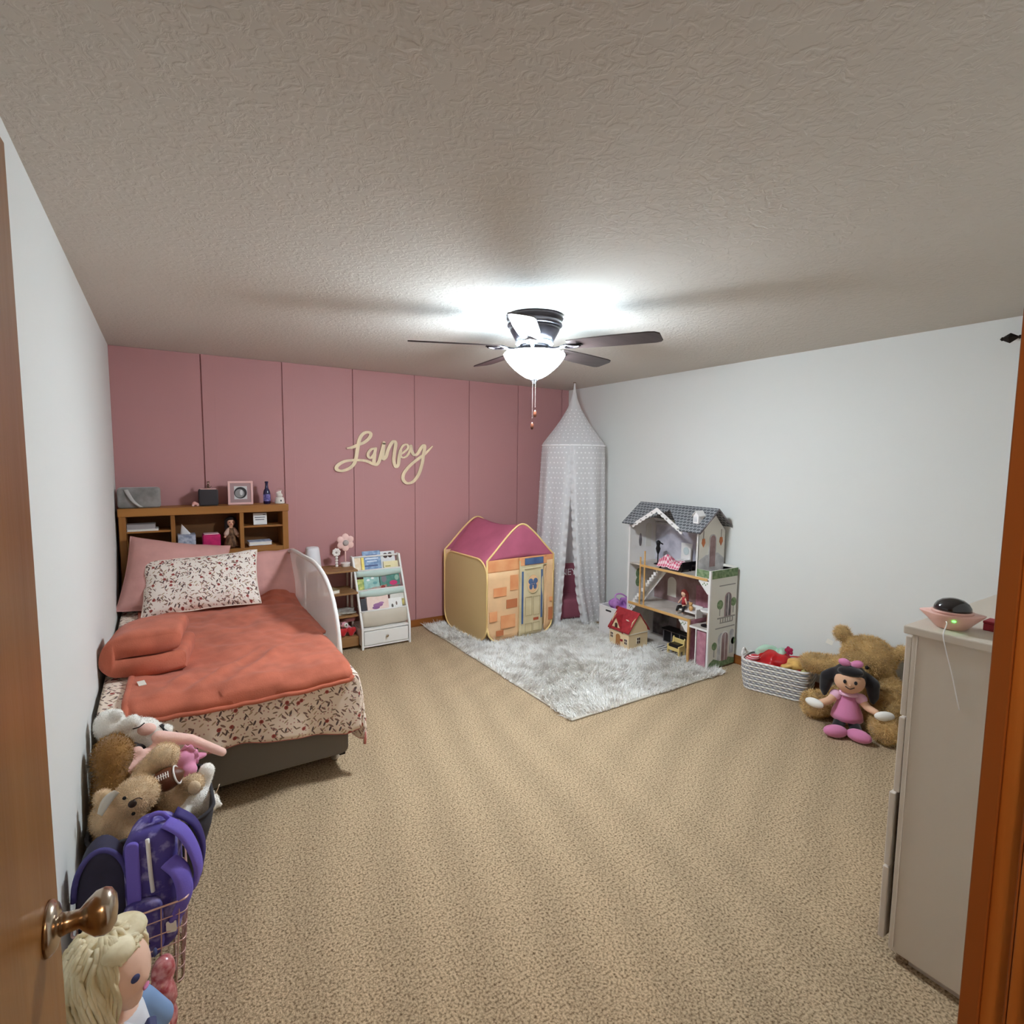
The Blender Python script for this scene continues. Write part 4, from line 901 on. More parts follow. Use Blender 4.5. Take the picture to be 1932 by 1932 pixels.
# ================================================================== hanging bed canopy in the corner
CX, CY, CR, CZ = 3.862, 4.425, .318, 1.80
cn = thing('hanging_canopy', 'white dotted sheer canopy with ruffled edges hanging from the ceiling corner', 'canopy', (CX, CY, H))
mesh_mat('sheer', (252, 252, 252), .70, .30); mesh_mat('sheer_ruffle', (250, 250, 250), .85, .4); mat('dot_white', (246, 246, 246), .9)
TH0 = math.radians(229)
top_prof = [(2.44, .006), (2.36, .012), (2.27, .032), (2.17, .072), (2.06, .135), (1.96, .205), (1.87, .272), (1.82, .308), (1.80, .318)]
def crad(z):
    for (z0, r0), (z1_, r1) in zip(top_prof, top_prof[1:]):
        if z1_ <= z <= z0: t = (z0-z)/(z0-z1_); return r0+(r1-r0)*t
    return CR
g = MB(); g.grid(lambda a, b: (CX+crad(2.43-.63*b)*(1+.03*math.sin(18*2*PI*a)*b)*math.cos(2*PI*a), CY+crad(2.43-.63*b)*(1+.03*math.sin(18*2*PI*a)*b)*math.sin(2*PI*a), 2.43-.63*b), 72, 20, closeu=True)
g.build('cone_top', MATS['sheer'], cn, smooth=True)
def drp(s, h):
    """s 0..1 round from the left edge of the opening to its right edge, h 0..1 from hoop to floor"""
    gl = .05+.26*h**.9; gr = .05+.33*h**1.6+.12*max(0, h-.8)*5*h
    th = TH0-(gl+(2*PI-gl-gr)*s)
    left = math.exp(-((s-.12)/.16)**2)
    R = CR*(1+.03*h)+.07*h*left+.020*(h**.4)*math.sin(58*s+.8*math.sin(9*s))+.010*h*math.sin(121*s+2*h)
    x = CX+R*math.cos(th); y = CY+R*math.sin(th)
    x = min(x, W-.018-.004*math.sin(40*s)); y = min(y, D-.03)
    return Vector((x, y, CZ-(CZ-.02)*h))
g = MB(); g.grid(drp, 170, 40); g.build('drape', MATS['sheer'], cn, smooth=True)
MB().tube([(CX+CR*math.cos(2*PI*k/48), CY+CR*math.sin(2*PI*k/48), CZ) for k in range(48)], .008, 8, closed=True).build('hoop', MATS['dot_white'], cn, smooth=True)
for e in (0, 1):
    g = MB()
    def rfl(a, b, e=e):
        p = drp(e, b); q = drp(e+(.02 if e == 0 else -.02), b); d = (p-q); d.z = 0; d.normalize(); nrm = Vector((d.y, -d.x, 0))
        w = .022+.014*min(1, b*4); t = a-.35
        return p+d*w*t*1.5+nrm*(.016*math.sin(b*120)*abs(t)*1.4+.008*math.sin(b*47)*t)+Vector((0, 0, .010*math.sin(b*120+1.2)*t))
    g.grid(rfl, 6, 260); g.build('ruffle', MATS['sheer_ruffle'], cn, smooth=True)
dots = MB()
def dot(p, nrm, r):
    t = nrm.orthogonal().normalized(); b = nrm.cross(t); n0 = len(dots.v)
    for k in range(6):
        a = PI*k/3; dots.v.append(tuple(p+(t*math.cos(a)+b*math.sin(a))*r+nrm*.002)); 
    dots.f.append(tuple(range(n0, n0+6)))
for j in range(36):
    for i in range(46):
        s = (i+.5*(j % 2)+.3)/46.5; h = (j+.5)/36
        if s >= .99 or s < .012: continue
        p = drp(s, h); q = drp(s+.004, h); d = q-p; nrm = Vector((d.y, -d.x, 0)); 
        if nrm.length < 1e-7: continue
        nrm.normalize(); nrm = nrm if nrm.dot(Vector((CX, CY, 0))-Vector((p.x, p.y, 0))) < 0 else -nrm
        dot(p, nrm, .0088)
for j in range(10):
    z = 1.84+.035*j; R = crad(z); n = max(5, int(2*PI*R/.045))
    for i in range(n): a = 2*PI*(i+.5*(j%2))/n; dot(Vector((CX+R*math.cos(a), CY+R*math.sin(a), z)), Vector((math.cos(a), math.sin(a), .6)).normalized(), .008)
do = dots.build('dot_pattern', MATS['dot_white'], cn); do['kind'] = 'stuff'
MB().lathe([(.014,0),(.014,-.006),(.004,-.01),(.003,-.02)], (CX, CY, H), 12).build('ceiling_hook', MATS['nickel'], cn)

# ================================================================== child's armchair inside the canopy
mat('chair_plum', (142, 78, 92), .9, var=.08, vscale=6, bump=.2, bscale=60)
ch = thing('kids_armchair', 'plum fabric child armchair with white lettering inside the canopy', 'chair', (3.86, 4.47, 0), math.radians(-14))
def cl(mb, n, m='chair_plum', **k): return mb.build(n, MATS[m], ch, world=False, **k)
cl(MB().bb(-.15, .15, -.20, .10, .03, .235), 'seat', bevel=.035, seg=4, smooth=True)
cl(MB().bb(-.20, -.125, -.20, .12, .02, .31), 'arm', bevel=.03, seg=4, smooth=True); cl(MB().bb(.125, .20, -.20, .12, .02, .31), 'arm', bevel=.03, seg=4, smooth=True)
cl(MB().prism(rrect(-.20, .20, .02, .545, .09, 6), lambda a, b, d: (a, d+b*.06, b), .055, .145), 'backrest', bevel=.025, seg=4, smooth=True)
mat('thread_white', (236, 226, 226), .7)
Mx = full(ch)@Matrix.Translation((-.165, .0785, .43))@Matrix.Rotation(PI/2-.06, 4, 'X')
text('LANEY', 'lettering', MATS['thread_white'], ch, Mx, .098, .004)
# ================================================================== tall wooden dollhouse by the right wall
dh = thing('dollhouse', 'tall three-storey white dollhouse with grey roof against the right wall', 'dollhouse', (4.02, 3.13, .012))
mat('dh_white', (232, 228, 224), .6); mat('dh_cream', (226, 222, 212), .6); mat('dh_grey', (176, 174, 176), .7, c2=(214, 212, 212), vscale=14); wood('dh_wood', (222, 178, 116), (206, 158, 96), 'y', 12)
mat('dh_pink', (192, 138, 152), .7, c2=(170, 112, 128), vscale=20); mat('dh_bedroom', (206, 202, 210), .7, c2=(170, 166, 178), vscale=9); mat('dh_dark', (92, 84, 86), .7, c2=(150, 142, 144), vscale=10); mat('dh_leaf', (96, 122, 84), .8, c2=(140, 158, 120), vscale=40); mat('dh_floor', (186, 176, 164), .4, c2=(210, 200, 190), vscale=10); mat('dh_stone', (150, 146, 140), .8); mat('dh_black', (24, 22, 24), .5); mat('dh_winlight', (206, 216, 214), .3); mat('dh_rose', (164, 136, 136), .6, c2=(136, 108, 108), vscale=12)
def shingle_mat():
    m = bpy.data.materials.new('dh_shingle'); m.use_nodes = True; N, L = nodes(m); b = N['Principled BSDF']; b.inputs['Roughness'].default_value = .7
    tc = N.new('ShaderNodeTexCoord'); mp = N.new('ShaderNodeMapping'); mp.inputs['Rotation'].default_value = (0, 0, PI/2); L.new(tc.outputs['Object'], mp.inputs[0])
    br = N.new('ShaderNodeTexBrick'); br.inputs['Scale'].default_value = 1.0; br.inputs['Brick Width'].default_value = .036; br.inputs['Row Height'].default_value = .026; br.inputs['Mortar Size'].default_value = .0025
    br.inputs['Color1'].default_value = lin((76, 78, 82)); br.inputs['Color2'].default_value = lin((94, 96, 100)); br.inputs['Mortar'].default_value = lin((170, 172, 172))
    L.new(mp.outputs[0], br.inputs['Vector']); L.new(br.outputs[0], b.inputs['Base Color']); MATS['dh_shingle'] = m
shingle_mat()
XF, XB, YR, YL, YU = 3.855, 4.185, 2.70, 3.57, 2.835; T = .011
def dp(mb, n, m, p=None, **k): return mb.build(n, MATS[m], p or dh, **k)
dp(MB().bb(XB-.006, XB, YR, YL, .012, .79).bb(XB-.006, XB, YU, YL, .79, 1.09), 'back_panel', 'dh_grey')
dp(MB().prism([(YU, 1.09), (YL, 1.09), (YL-.0, 1.095), (YU, 1.095)], lambda a, b, d: (d, a, b), XB-.006, XB), 'back_panel', 'dh_grey')
# coloured room backs (printed wallpaper)
for y0, y1, z0, z1, mm in ((2.84,3.56,.735,1.09,'dh_bedroom'),(2.72,3.56,.375,.715,'dh_rose'),(2.90,3.56,.03,.355,'dh_dark'),(2.72,2.88,.03,.31,'dh_pink')):
    dp(MB().bb(XB-.0085, XB-.0062, y0, y1, z0, z1), 'wallpaper', mm)
for y0, y1, z0, z1 in ((3.02,3.10,.76,.98),(3.30,3.40,.42,.60)): dp(MB().prism(arch(y0, y1, z0, z1), lambda a, b, d: (d, a, b), XB-.011, XB-.0086), 'printed_arch', 'dh_cream')
dp(MB().bb(XB-.011, XB-.0086, 3.14, 3.26, .76, .93), 'printed_wardrobe', 'dh_white'); dp(MB().bb(XB-.011, XB-.0086, 2.90, 3.08, .40, .58), 'printed_drape', 'dh_pink'); dp(MB().bb(XB-.011, XB-.0086, 3.12, 3.28, .06, .24), 'printed_kitchen', 'dh_rose')
rw = dp(MB().bb(XF, XB, YR-T, YR, .012, .80), 'right_wall', 'dh_cream', bevel=.001)
lw = dp(MB().prism([(XF, .012), (XB, .012), (XB, 1.085), (4.03, 1.245), (XF, 1.085)], lambda a, b, d: (a, d, b), YL, YL+T), 'left_wall', 'dh_white')
uw = dp(MB().prism([(XF, .725), (XB, .725), (XB, 1.085), (4.03, 1.245), (XF, 1.085)], lambda a, b, d: (a, d, b), YU-T, YU), 'upper_right_wall', 'dh_cream')
for w_, y in ((lw, YL-.003), (uw, YU)): pass
# printed arched windows, lanterns, shrubs and balcony on the end walls
def on_right(shape, n, mm, y, par, t=.003): return MB().prism(shape, lambda a, b, d: (a, d, b), y-t, y).build(n, MATS[mm], par)
a_ = on_right(arch(4.035, 4.115, .415, .61), 'arched_window', 'dh_rose', YR-T, rw); on_right(arch(4.044, 4.106, .42, .602), 'pane', 'dh_dark', YR-T-.003, rw, .001); on_right([(4.072,.42),(4.078,.42),(4.078,.60),(4.072,.60)], 'glazing_bar', 'dh_white', YR-T-.004, rw, .001)
on_right(arch(3.965, 4.065, .06, .285), 'arched_window', 'dh_grey', YR-T, rw); on_right(arch(4.00, 4.10, .055, .295), 'arched_doorway', 'dh_white', YR-T-.001, rw); on_right(arch(4.012, 4.09, .055, .285), 'pane', 'dh_rose', YR-T-.004, rw, .001); on_right([(4.05,.055),(4.055,.055),(4.055,.28),(4.05,.28)], 'glazing_bar', 'dh_white', YR-T-.005, rw, .001)
on_right(arch(4.115, 4.165, .10, .30), 'arched_window', 'dh_grey', YR-T, rw)
def disc(cx, cz, rx, rz, n=14): return [(cx+rx*math.cos(2*PI*k/n), cz+rz*math.sin(2*PI*k/n)) for k in range(n)]
for cx, cz, rr in ((3.975,.52,.036),(4.145,.525,.034),(3.925,.19,.030),(4.172-.012,.20,.028)):
    on_right(disc(cx, cz, rr, rr*1.05), 'topiary', 'dh_leaf', YR-T, rw); on_right([(cx-.003,cz-.09),(cx+.003,cz-.09),(cx+.003,cz-rr),(cx-.003,cz-rr)], 'topiary_stem', 'dh_stone', YR-T, rw)
on_right([(3.95,.405),(4.17,.405),(4.17,.415),(3.95,.415)], 'printed_balcony', 'dh_stone', YR-T, rw); on_right([(3.98,.365),(4.14,.365),(4.14,.372),(3.98,.372)], 'printed_balcony', 'dh_stone', YR-T, rw)
for k in range(6): on_right([(3.985+.03*k,.372),(3.993+.03*k,.372),(3.993+.03*k,.405),(3.985+.03*k,.405)], 'baluster', 'dh_stone', YR-T, rw)
on_right([(3.93,.325),(4.17,.325),(4.17,.333),(3.93,.333)], 'string_course', 'dh_stone', YR-T, rw); on_right([(3.96,.668),(4.16,.668),(4.16,.676),(3.96,.676)], 'string_course', 'dh_stone', YR-T, rw)
on_right([(3.86,.013),(4.18,.013),(4.18,.055),(4.10,.075),(4.0,.058),(3.92,.085),(3.86,.05)], 'printed_grass', 'dh_leaf', YR-T-.0012, rw)
on_right([(3.857,.735),(4.183,.735),(4.183,.80),(3.857,.80)], 'ivy_print', 'dh_leaf', YR-T, rw)
on_right(arch(3.985, 4.075, .80, 1.065), 'arched_doorway', 'dh_grey', YU-T, uw); on_right(arch(3.995, 4.065, .80, 1.055), 'pane', 'dh_rose', YU-T-.003, uw, .001)
for cx in (3.915, 4.135): on_right([(cx-.022,1.0),(cx,.965),(cx+.022,1.0),(cx+.014,1.035),(cx-.014,1.035)], 'lantern', 'tent_brown', YU-T, uw); on_right([(cx-.002,1.035),(cx+.002,1.035),(cx+.002,1.10),(cx-.002,1.10)], 'lantern_cord', 'dh_stone', YU-T, uw)
on_right([(3.86,.74),(4.18,.74),(4.18,.86),(4.10,.91),(3.95,.90),(3.86,.86)], 'printed_balustrade', 'dh_grey', YU-T, uw, .0015)
# left wall prints (seen from inside)
for cx, cz in ((3.98, .93),): MB().prism(disc(cx, cz, .018, .06), lambda a, b, d: (a, d, b), YL-.003, YL).build('printed_lantern', MATS['dh_dark'], lw)
MB().prism(arch(4.05, 4.12, .86, 1.08), lambda a, b, d: (a, d, b), YL-.003, YL).build('arched_window', MATS['dh_cream'], lw)
for cz in (.62, .54): MB().prism(disc(3.97, cz, .035, .045), lambda a, b, d: (a, d, b), YL-.003, YL).build('topiary', MATS['dh_leaf'], lw)
MB().prism(arch(4.05, 4.12, .06, .26), lambda a, b, d: (a, d, b), YL-.003, YL).build('arched_window', MATS['dh_cream'], lw)
# floors and their pale wooden front edges
for z, y0, nm in ((.012, YR, 'floor_board'), (.360, 2.885, 'floor_board'), (.722, YR, 'floor_board')):
    dp(MB().bb(XF, XB-.01, y0, YL, z, z+.010), nm, 'dh_floor')
dp(MB().bb(XF, XB-.01, YR, 2.885, .315, .325), 'floor_board', 'dh_floor')
dp(MB().bb(XF-.010, XF, 2.875, YL, .352, .374), 'floor_edge', 'dh_wood', bevel=.001); dp(MB().bb(XF-.010, XF, 2.72, YL-.13, .716, .736), 'floor_edge', 'dh_wood', bevel=.001)
dp(MB().bb(XF-.008, XF, YR, 2.885, .312, .327), 'floor_edge', 'dh_white'); dp(MB().bb(XF-.012, XF+.006, YR-T-.004, YR+.002, .012, .80), 'corner_post', 'dh_white', bevel=.001)
dp(MB().bb(XF-.010, XF+.004, YL-.004, YL+T+.002, .012, 1.07), 'corner_post', 'dh_white'); dp(MB().bb(XF-.006, XF+.006, YU-T, YU, .725, 1.085), 'corner_post', 'dh_white')
dp(MB().bb(XF-.010, XF+.006, 2.872, 2.892, .012, .374), 'porch_post', 'dh_wood', bevel=.001); dp(MB().bb(XF-.004, XF+.006, 2.805, 2.815, .022, .315), 'porch_post', 'dh_white')
dp(MB().bb(XF+.10, XF+.108, YR, 2.885, .022, .315), 'porch_partition', 'dh_pink'); dp(MB().bb(XF, XF+.008, 2.715, 2.80, .022, .30), 'porch_door', 'dh_pink', bevel=.001)
dp(MB().bb(XF, XB-.01, 2.880, 2.888, .022, .36), 'partition', 'dh_pink')
# balcony parapet
dp(MB().bb(XF-.004, XF+.004, YR, YU-T, .725, .80), 'parapet', 'dh_cream'); dp(MB().bb(XF-.0055, XF-.004, YR, YU-T, .74, .80), 'ivy_print', 'dh_leaf'); dp(MB().bb(XB-.006, XB, YR, YU-T, .725, .81), 'parapet', 'dh_cream')
# staircase and lift rails
st = MB()
for k in range(12): st.bb(3.875, 3.94, 3.535-.0235*k-.0235, 3.535-.0235*k, .370+.0285*k, .370+.0285*(k+1)+.002)
dp(st, 'staircase', 'dh_white'); dp(MB().prism([(3.545,.372),(3.26,.715),(3.20,.715),(3.48,.372)], lambda a, b, d: (d, a, b), 3.945, 3.952), 'stair_side', 'dh_white')
for y in (3.385, 3.435): dp(MB().bb(XF-.006, XF+.002, y-.006, y+.006, .374, .80 if y > 3.4 else .86), 'lift_rail', 'dh_wood')
# fretwork corner brackets
def bracket(y0, z0, sy, sz, s=.085):
    g = MB().prism([(y0, z0), (y0+sy*s, z0), (y0+sy*s, z0+sz*.010), (y0+sy*.010+sy*.004, z0+sz*s), (y0, z0+sz*s)], lambda a, b, d: (d, a, b), XF-.006, XF-.002); o = dp(g, 'corner_bracket', 'dh_white')
    for k in range(4): MB().prism(disc(y0+sy*(.018+.014*k), z0+sz*(.018+.012*(k % 2)), .005, .007, 8), lambda a, b, d: (d, a, b), XF-.0075, XF-.006).build('fret', MATS['dh_leaf'], o)
bracket(2.702, .714, 1, -1, .10); bracket(2.895, .350, 1, -1, .09); bracket(3.568, .350, -1, -1, .09)
# roof: front slope with a gabled notch, rear slope, ridge; scalloped white bargeboards; dormer
RX_, RZ_ = 4.03, 1.262; EX, EZ = 3.805, 1.085; L_ = math.hypot(RX_-EX, RZ_-EZ)
def fs_(y, t, d): # t along slope from eave to ridge
    nx, nz = -(RZ_-EZ)/L_, (RX_-EX)/L_
    return Vector((EX+(RX_-EX)*t+nx*d, y, EZ+(RZ_-EZ)*t+nz*d))
poly = [(2.775, 0), (2.975, 0), (3.235, .80), (3.50, 0), (3.63, 0), (3.63, 1), (2.775, 1)]
dp(MB().prism(poly, lambda a, b, d: fs_(a, b, d), 0, .010), 'roof_slope', 'dh_shingle')
dp(MB().prism([(2.775,0),(3.63,0),(3.63,1),(2.775,1)], lambda a, b, d: Vector((RX_+(4.200-RX_)*b, a, RZ_+.004+(1.115-RZ_)*b+d)), 0, .010), 'roof_slope', 'dh_shingle')
dp(MB().prism([(EX,EZ-.004),(RX_,RZ_-.004),(4.20,1.113),(4.20,1.127),(RX_,RZ_+.012),(EX,EZ+.012)], lambda a, b, d: (a, d, b), 2.770, 2.776), 'gable_edge', 'dh_dark')
for ya, yb in ((2.960, 3.235), (3.515, 3.235)):
    g = MB(); n = 7
    up, lo = [], []
    for k in range(29):
        t = k/28; y = ya+(yb-ya)*t; z = 1.088+(1.252-1.088)*t; up.append((y, z+.004)); lo.append((y, z-.026-.010*abs(math.sin(PI*n*t))*1.0))
    o = dp(g.prism(up+lo[::-1], lambda a, b, d: (d, a, b), EX+.010, EX+.018), 'bargeboard', 'dh_white')
    for k in range(4): t = .15+.22*k; MB().prism(disc(ya+(yb-ya)*t, 1.088+.164*t-.014, .010, .006, 8), lambda a, b, d: (d, a, b), EX+.0085, EX+.010).build('leaf_print', MATS['dh_stone'], o)
dq = dp(MB().prism([(2.845,1.155),(2.895,1.155),(2.895,1.215),(2.870,1.245),(2.845,1.215)], lambda a, b, d: (d, a, b), 3.868, 3.95), 'dormer', 'dh_white')
MB().prism(arch(2.857, 2.883, 1.168, 1.212), lambda a, b, d: (d, a, b), 3.8665, 3.868).build('pane', MATS['dh_grey'], dq); MB().bb(3.8655, 3.8665, 2.869, 2.871, 1.168, 1.212).build('glazing_bar', MATS['dh_white'], dq)
MB().prism([(2.835,1.210),(2.870,1.252),(2.905,1.210),(2.905,1.216),(2.870,1.258),(2.835,1.216)], lambda a, b, d: (d, a, b), 3.858, 3.95).build('dormer_roof', MATS['dh_white'], dq)
dp(MB().prism([(2.84,1.07),(3.56,1.07),(3.56,1.09),(2.84,1.09)], lambda a, b, d: (d, a, b), XB-.02, XB-.008), 'rear_plate', 'dh_grey')

# ---- toys inside the dollhouse
def tag_thing(name, label, cat, loc, rz=0): return thing(name, label, cat, loc, rz)
mat('toy_black', (20, 18, 20), .4); mat('toy_yellow', (226, 200, 128), .5); mat('toy_white', (236, 232, 228), .5); mat('toy_wood', (206, 160, 104), .5)
def gingham():
    m = bpy.data.materials.new('gingham'); m.use_nodes = True; N, L = nodes(m); b = N['Principled BSDF']; b.inputs['Roughness'].default_value = .9
    tc = N.new('ShaderNodeTexCoord'); w = []
    for d in ('X', 'Y'):
        k = N.new('ShaderNodeTexWave'); k.bands_direction = d; k.inputs['Scale'].default_value = 3.0; L.new(tc.outputs['UV'], k.inputs['Vector']); w.append(mth(N, L, 'GREATER_THAN', k.outputs['Fac'], .5))
    f_ = mth(N, L, 'MULTIPLY', mth(N, L, 'ADD', w[0], w[1]), .5); L.new(mixn(N, L, f_, (240, 216, 218), (206, 70, 104)), b.inputs['Base Color']); MATS['gingham'] = m
gingham()
tb_ = tag_thing('toy_bed', 'black dollhouse bed under a pink gingham cloth on the top floor', 'toy bed', (3.94, 3.12, .733))
for x, y in ((3.885,3.005),(3.885,3.235),(3.995,3.005),(3.995,3.235)): MB().bb(x-.006, x+.006, y-.006, y+.006, .733, .80 if y < 3.1 else .775).build('leg', MATS['toy_black'], tb_)
MB().bb(3.885, 3.995, 3.0, 3.24, .752, .764).build('frame', MATS['toy_black'], tb_); MB().bb(3.882, 3.998, 2.995, 3.004, .75, .815).build('headboard', MATS['toy_black'], tb_, bevel=.003); MB().bb(3.89, 3.99, 3.01, 3.235, .764, .782).build('mattress', MATS['toy_wood'], tb_, bevel=.006)
gc = thing('gingham_cloth', 'pink gingham doll blanket heaped on the dollhouse bed', 'doll blanket', (3.93, 3.13, .78))
g = MB(); g.grid(lambda a, b: (3.855+.12*a, 3.02+.235*b, .800+.020*noise.noise((a*4, b*5, 1))-.05*max(0, .35-a)/.35+.050*math.exp(-((b-.72)/.16)**2)*math.exp(-((a-.6)/.4)**2)), 20, 28, lambda a, b: (a*.55, b)); g.build('cloth', MATS['gingham'], gc, smooth=True, solid=.003)
mq = tag_thing('toy_dress_stand', 'black dress stand toy at the stair side of the top floor', 'toy', (4.0, 3.37, .733))
MB().lathe([(.034,0),(.034,.006),(.006,.012),(.005,.09),(.014,.11),(.022,.14),(.014,.165),(.020,.19),(.018,.205),(.004,.215)], (4.0,3.37,.733), 16).build('stand', MATS['toy_black'], mq, smooth=True); MB().cap((4.0,3.355,.93),(4.0,3.32,.92),.006).build('arm', MATS['toy_black'], mq, smooth=True)
va = tag_thing('toy_vanity', 'white toy vanity with round mirror at the back of the top floor', 'toy', (4.10, 3.16, .733))
MB().bb(4.06, 4.14, 3.12, 3.21, .79, .80).bb(4.13, 4.14, 3.12, 3.21, .80, .90).build('table', MATS['toy_white'], va); MB().ell((4.125, 3.165, .87), (.004, .03, .035)).build('mirror', MATS['dh_winlight'], va, smooth=True)
for y in (3.125, 3.205):
    for x in (4.065, 4.135): MB().bb(x-.004, x+.004, y-.004, y+.004, .733, .79).build('leg', MATS['toy_white'], va)
sf = tag_thing('toy_sofa', 'black toy sofa at the right end of the top floor', 'toy sofa', (4.08, 2.95, .733))
MB().bb(4.04, 4.12, 2.87, 3.05, .74, .775).build('seat', MATS['toy_black'], sf, bevel=.008); MB().bb(4.11, 4.135, 2.87, 3.05, .74, .83).build('backrest', MATS['toy_black'], sf, bevel=.008)
for y in (2.865, 3.055): MB().bb(4.04, 4.13, y-.008, y+.008, .735, .80).build('arm', MATS['toy_black'], sf, bevel=.004)
bn = tag_thing('toy_bench', 'white toy bench on the middle dollhouse floor', 'toy bench', (3.95, 2.95, .370))
MB().bb(3.91, 3.985, 2.86, 3.06, .405, .416).build('seat', MATS['toy_white'], bn, bevel=.002); MB().bb(3.985, 3.995, 2.86, 3.06, .405, .46).build('backrest', MATS['toy_white'], bn)
for y in (2.865, 3.055): MB().bb(3.91, 3.99, y-.005, y+.005, .370, .445).build('leg', MATS['toy_white'], bn, bevel=.002)
mat('auburn', (122, 44, 36), .8); mat('skin_toy', (232, 190, 160), .6); mat('toy_red', (188, 60, 66), .7)
d2 = tag_thing('fashion_doll', 'little red-haired doll in black trousers on the white toy bench', 'doll', (3.94, 3.0, .416))
remeshed(MB().ell((3.94,3.02,.545),(.020,.020,.024)).cap((3.945,3.015,.44),(3.942,3.018,.515),.016,.013).cap((3.945,3.0,.432),(3.905,2.985,.435),.011,.010).cap((3.905,2.985,.435),(3.893,2.985,.395),.010,.008).cap((3.945,3.03,.432),(3.905,3.04,.435),.011,.010).cap((3.905,3.04,.435),(3.893,3.045,.395),.010,.008).cap((3.94,3.035,.505),(3.925,3.06,.46),.007,.006).cap((3.94,3.0,.505),(3.92,2.97,.47),.007,.006), 'body', MATS['skin_toy'], d2, .005, 2)
remeshed(MB().ell((3.950,3.022,.555),(.026,.027,.026)).cap((3.96,3.04,.545),(3.96,3.05,.49),.014,.010).cap((3.96,3.0,.545),(3.96,2.99,.49),.014,.010), 'hair', MATS['auburn'], d2, .006, 2)
MB().lathe([(.021,0),(.018,.03),(.017,.055),(.010,.066)], (3.944,3.016,.455), 12).build('top', MATS['toy_red'], d2, smooth=True)
MB().cap((3.942,3.0,.433),(3.905,2.985,.436),.0135,.012).cap((3.942,3.03,.433),(3.905,3.04,.436),.0135,.012).cap((3.905,2.985,.436),(3.894,2.985,.405),.012,.010).cap((3.905,3.04,.436),(3.894,3.045,.405),.012,.010).build('trousers', MATS['toy_black'], d2, smooth=True)
tbk = tag_thing('toy_plush', 'tiny tan plush toy beside the red-haired doll', 'plush toy', (3.93, 2.93, .416)); remeshed(MB().ell((3.935,2.935,.44),(.018,.02,.024)).ell((3.93,2.935,.475),.016).ell((3.93,2.948,.489),.006).ell((3.93,2.922,.489),.006), 'body', MATS['toy_wood'], tbk, .004, 2)
lt = tag_thing('toy_table', 'white round toy table on a black base on the middle floor', 'toy table', (3.955, 2.785, .325)); MB().lathe([(.055,.12),(.058,.125),(.055,.135)], (3.955,2.785,.325), 24).build('top', MATS['toy_white'], lt); MB().tube([(3.955,2.785,.33),(3.955,2.785,.445)], .005).build('pole', MATS['toy_wood'], lt); MB().lathe([(.05,0),(.05,.006),(.01,.010)], (3.955,2.785,.325), 24).build('base', MATS['toy_black'], lt)
yc = tag_thing('toy_chair', 'yellow wooden toy armchair with black seat on the ground floor', 'toy chair', (3.90, 3.04, .022))
for y in (2.985, 3.10): MB().prism([(3.86,.022),(3.88,.022),(3.885,.06),(3.915,.06),(3.92,.022),(3.945,.022),(3.945,.15),(3.935,.165),(3.925,.15),(3.922,.11),(3.86,.105)], lambda a, b, d: (a, d, b), y-.006, y+.006).build('side', MATS['toy_yellow'], yc, bevel=.002)
MB().bb(3.862, 3.94, 2.991, 3.094, .085, .115).build('seat', MATS['toy_black'], yc, bevel=.008); MB().bb(3.93, 3.942, 2.991, 3.094, .09, .15).build('backrest', MATS['toy_yellow'], yc, bevel=.002); MB().bb(3.862, 3.868, 2.991, 3.094, .06, .088).build('rail', MATS['toy_yellow'], yc)
kc = tag_thing('toy_kitchen', 'dark toy kitchen unit at the back of the ground floor', 'toy kitchen', (4.12, 3.2, .022)); MB().bb(4.07, 4.16, 3.06, 3.34, .022, .14).build('cabinet', MATS['dh_dark'], kc, bevel=.003); MB().bb(4.06, 4.16, 3.05, 3.35, .14, .15).build('worktop', MATS['toy_black'], kc); MB().bb(4.13, 4.16, 3.10, 3.20, .15, .24).build('hood', MATS['toy_white'], kc, bevel=.003)
for k in range(3): MB().bb(4.066, 4.07, 3.07+.09*k, 3.145+.09*k, .035, .13).build('door', MATS['toy_black'], kc)
tr = tag_thing('toy_doormat', 'zebra-striped little mat on the dollhouse ground floor', 'toy mat', (3.92, 3.2, .022)); 
for k in range(7): MB().bb(3.87, 3.98, 3.14+.018*k, 3.158+.018*k, .0222, .0245).build('stripe', MATS['toy_black' if k % 2 else 'toy_white'], tr)

# ================================================================== small red-roofed toy cottage on the rug
cg = thing('toy_cottage', 'small cream toy cottage with red roof standing on the rug', 'toy house', (3.75, 3.45, .02))
mat('cot_cream', (232, 208, 166), .6); mat('cot_red', (170, 48, 54), .55, var=.12, vscale=30); mat('cot_brown', (176, 120, 68), .6); mat('cot_dark', (74, 50, 40), .6); mat('cot_white', (240, 232, 214), .6)
x0, x1, y0, y1, zb = 3.635, 3.865, 3.335, 3.575, .014
cw = MB().bb(x0, x1, y0, y1, zb, .155).build('walls', MATS['cot_cream'], cg, bevel=.002)
for yy0 in (y0-.001, y1-.004): MB().prism([(x0,.155),(x1,.155),(x1-.04,.255),(3.75,.31),(x0+.04,.255)], lambda a, b, d: (a, d, b), yy0, yy0+.005).build('gable_wall', MATS['cot_cream'], cg)
MB().bb(x0-.006, x1+.004, y0-.006, y1+.006, zb-.008, zb+.006).build('plinth', MATS['cot_brown'], cg)
MB().bb(x0-.004, x1+.002, y0-.004, y1+.004, .146, .152).build('string_course', MATS['cot_white'], cg)
for s in (-1, 1): MB().prism([(0,0),(1,0),(1,1),(0,1)], lambda a, b, d, s=s: Vector((3.75+s*(.128)*(1-b), y0-.012+(y1-y0+.024)*a, .158+.162*b**1+d)), 0, .010).build('roof', MATS['cot_red'], cg)
yc_ = 3.490
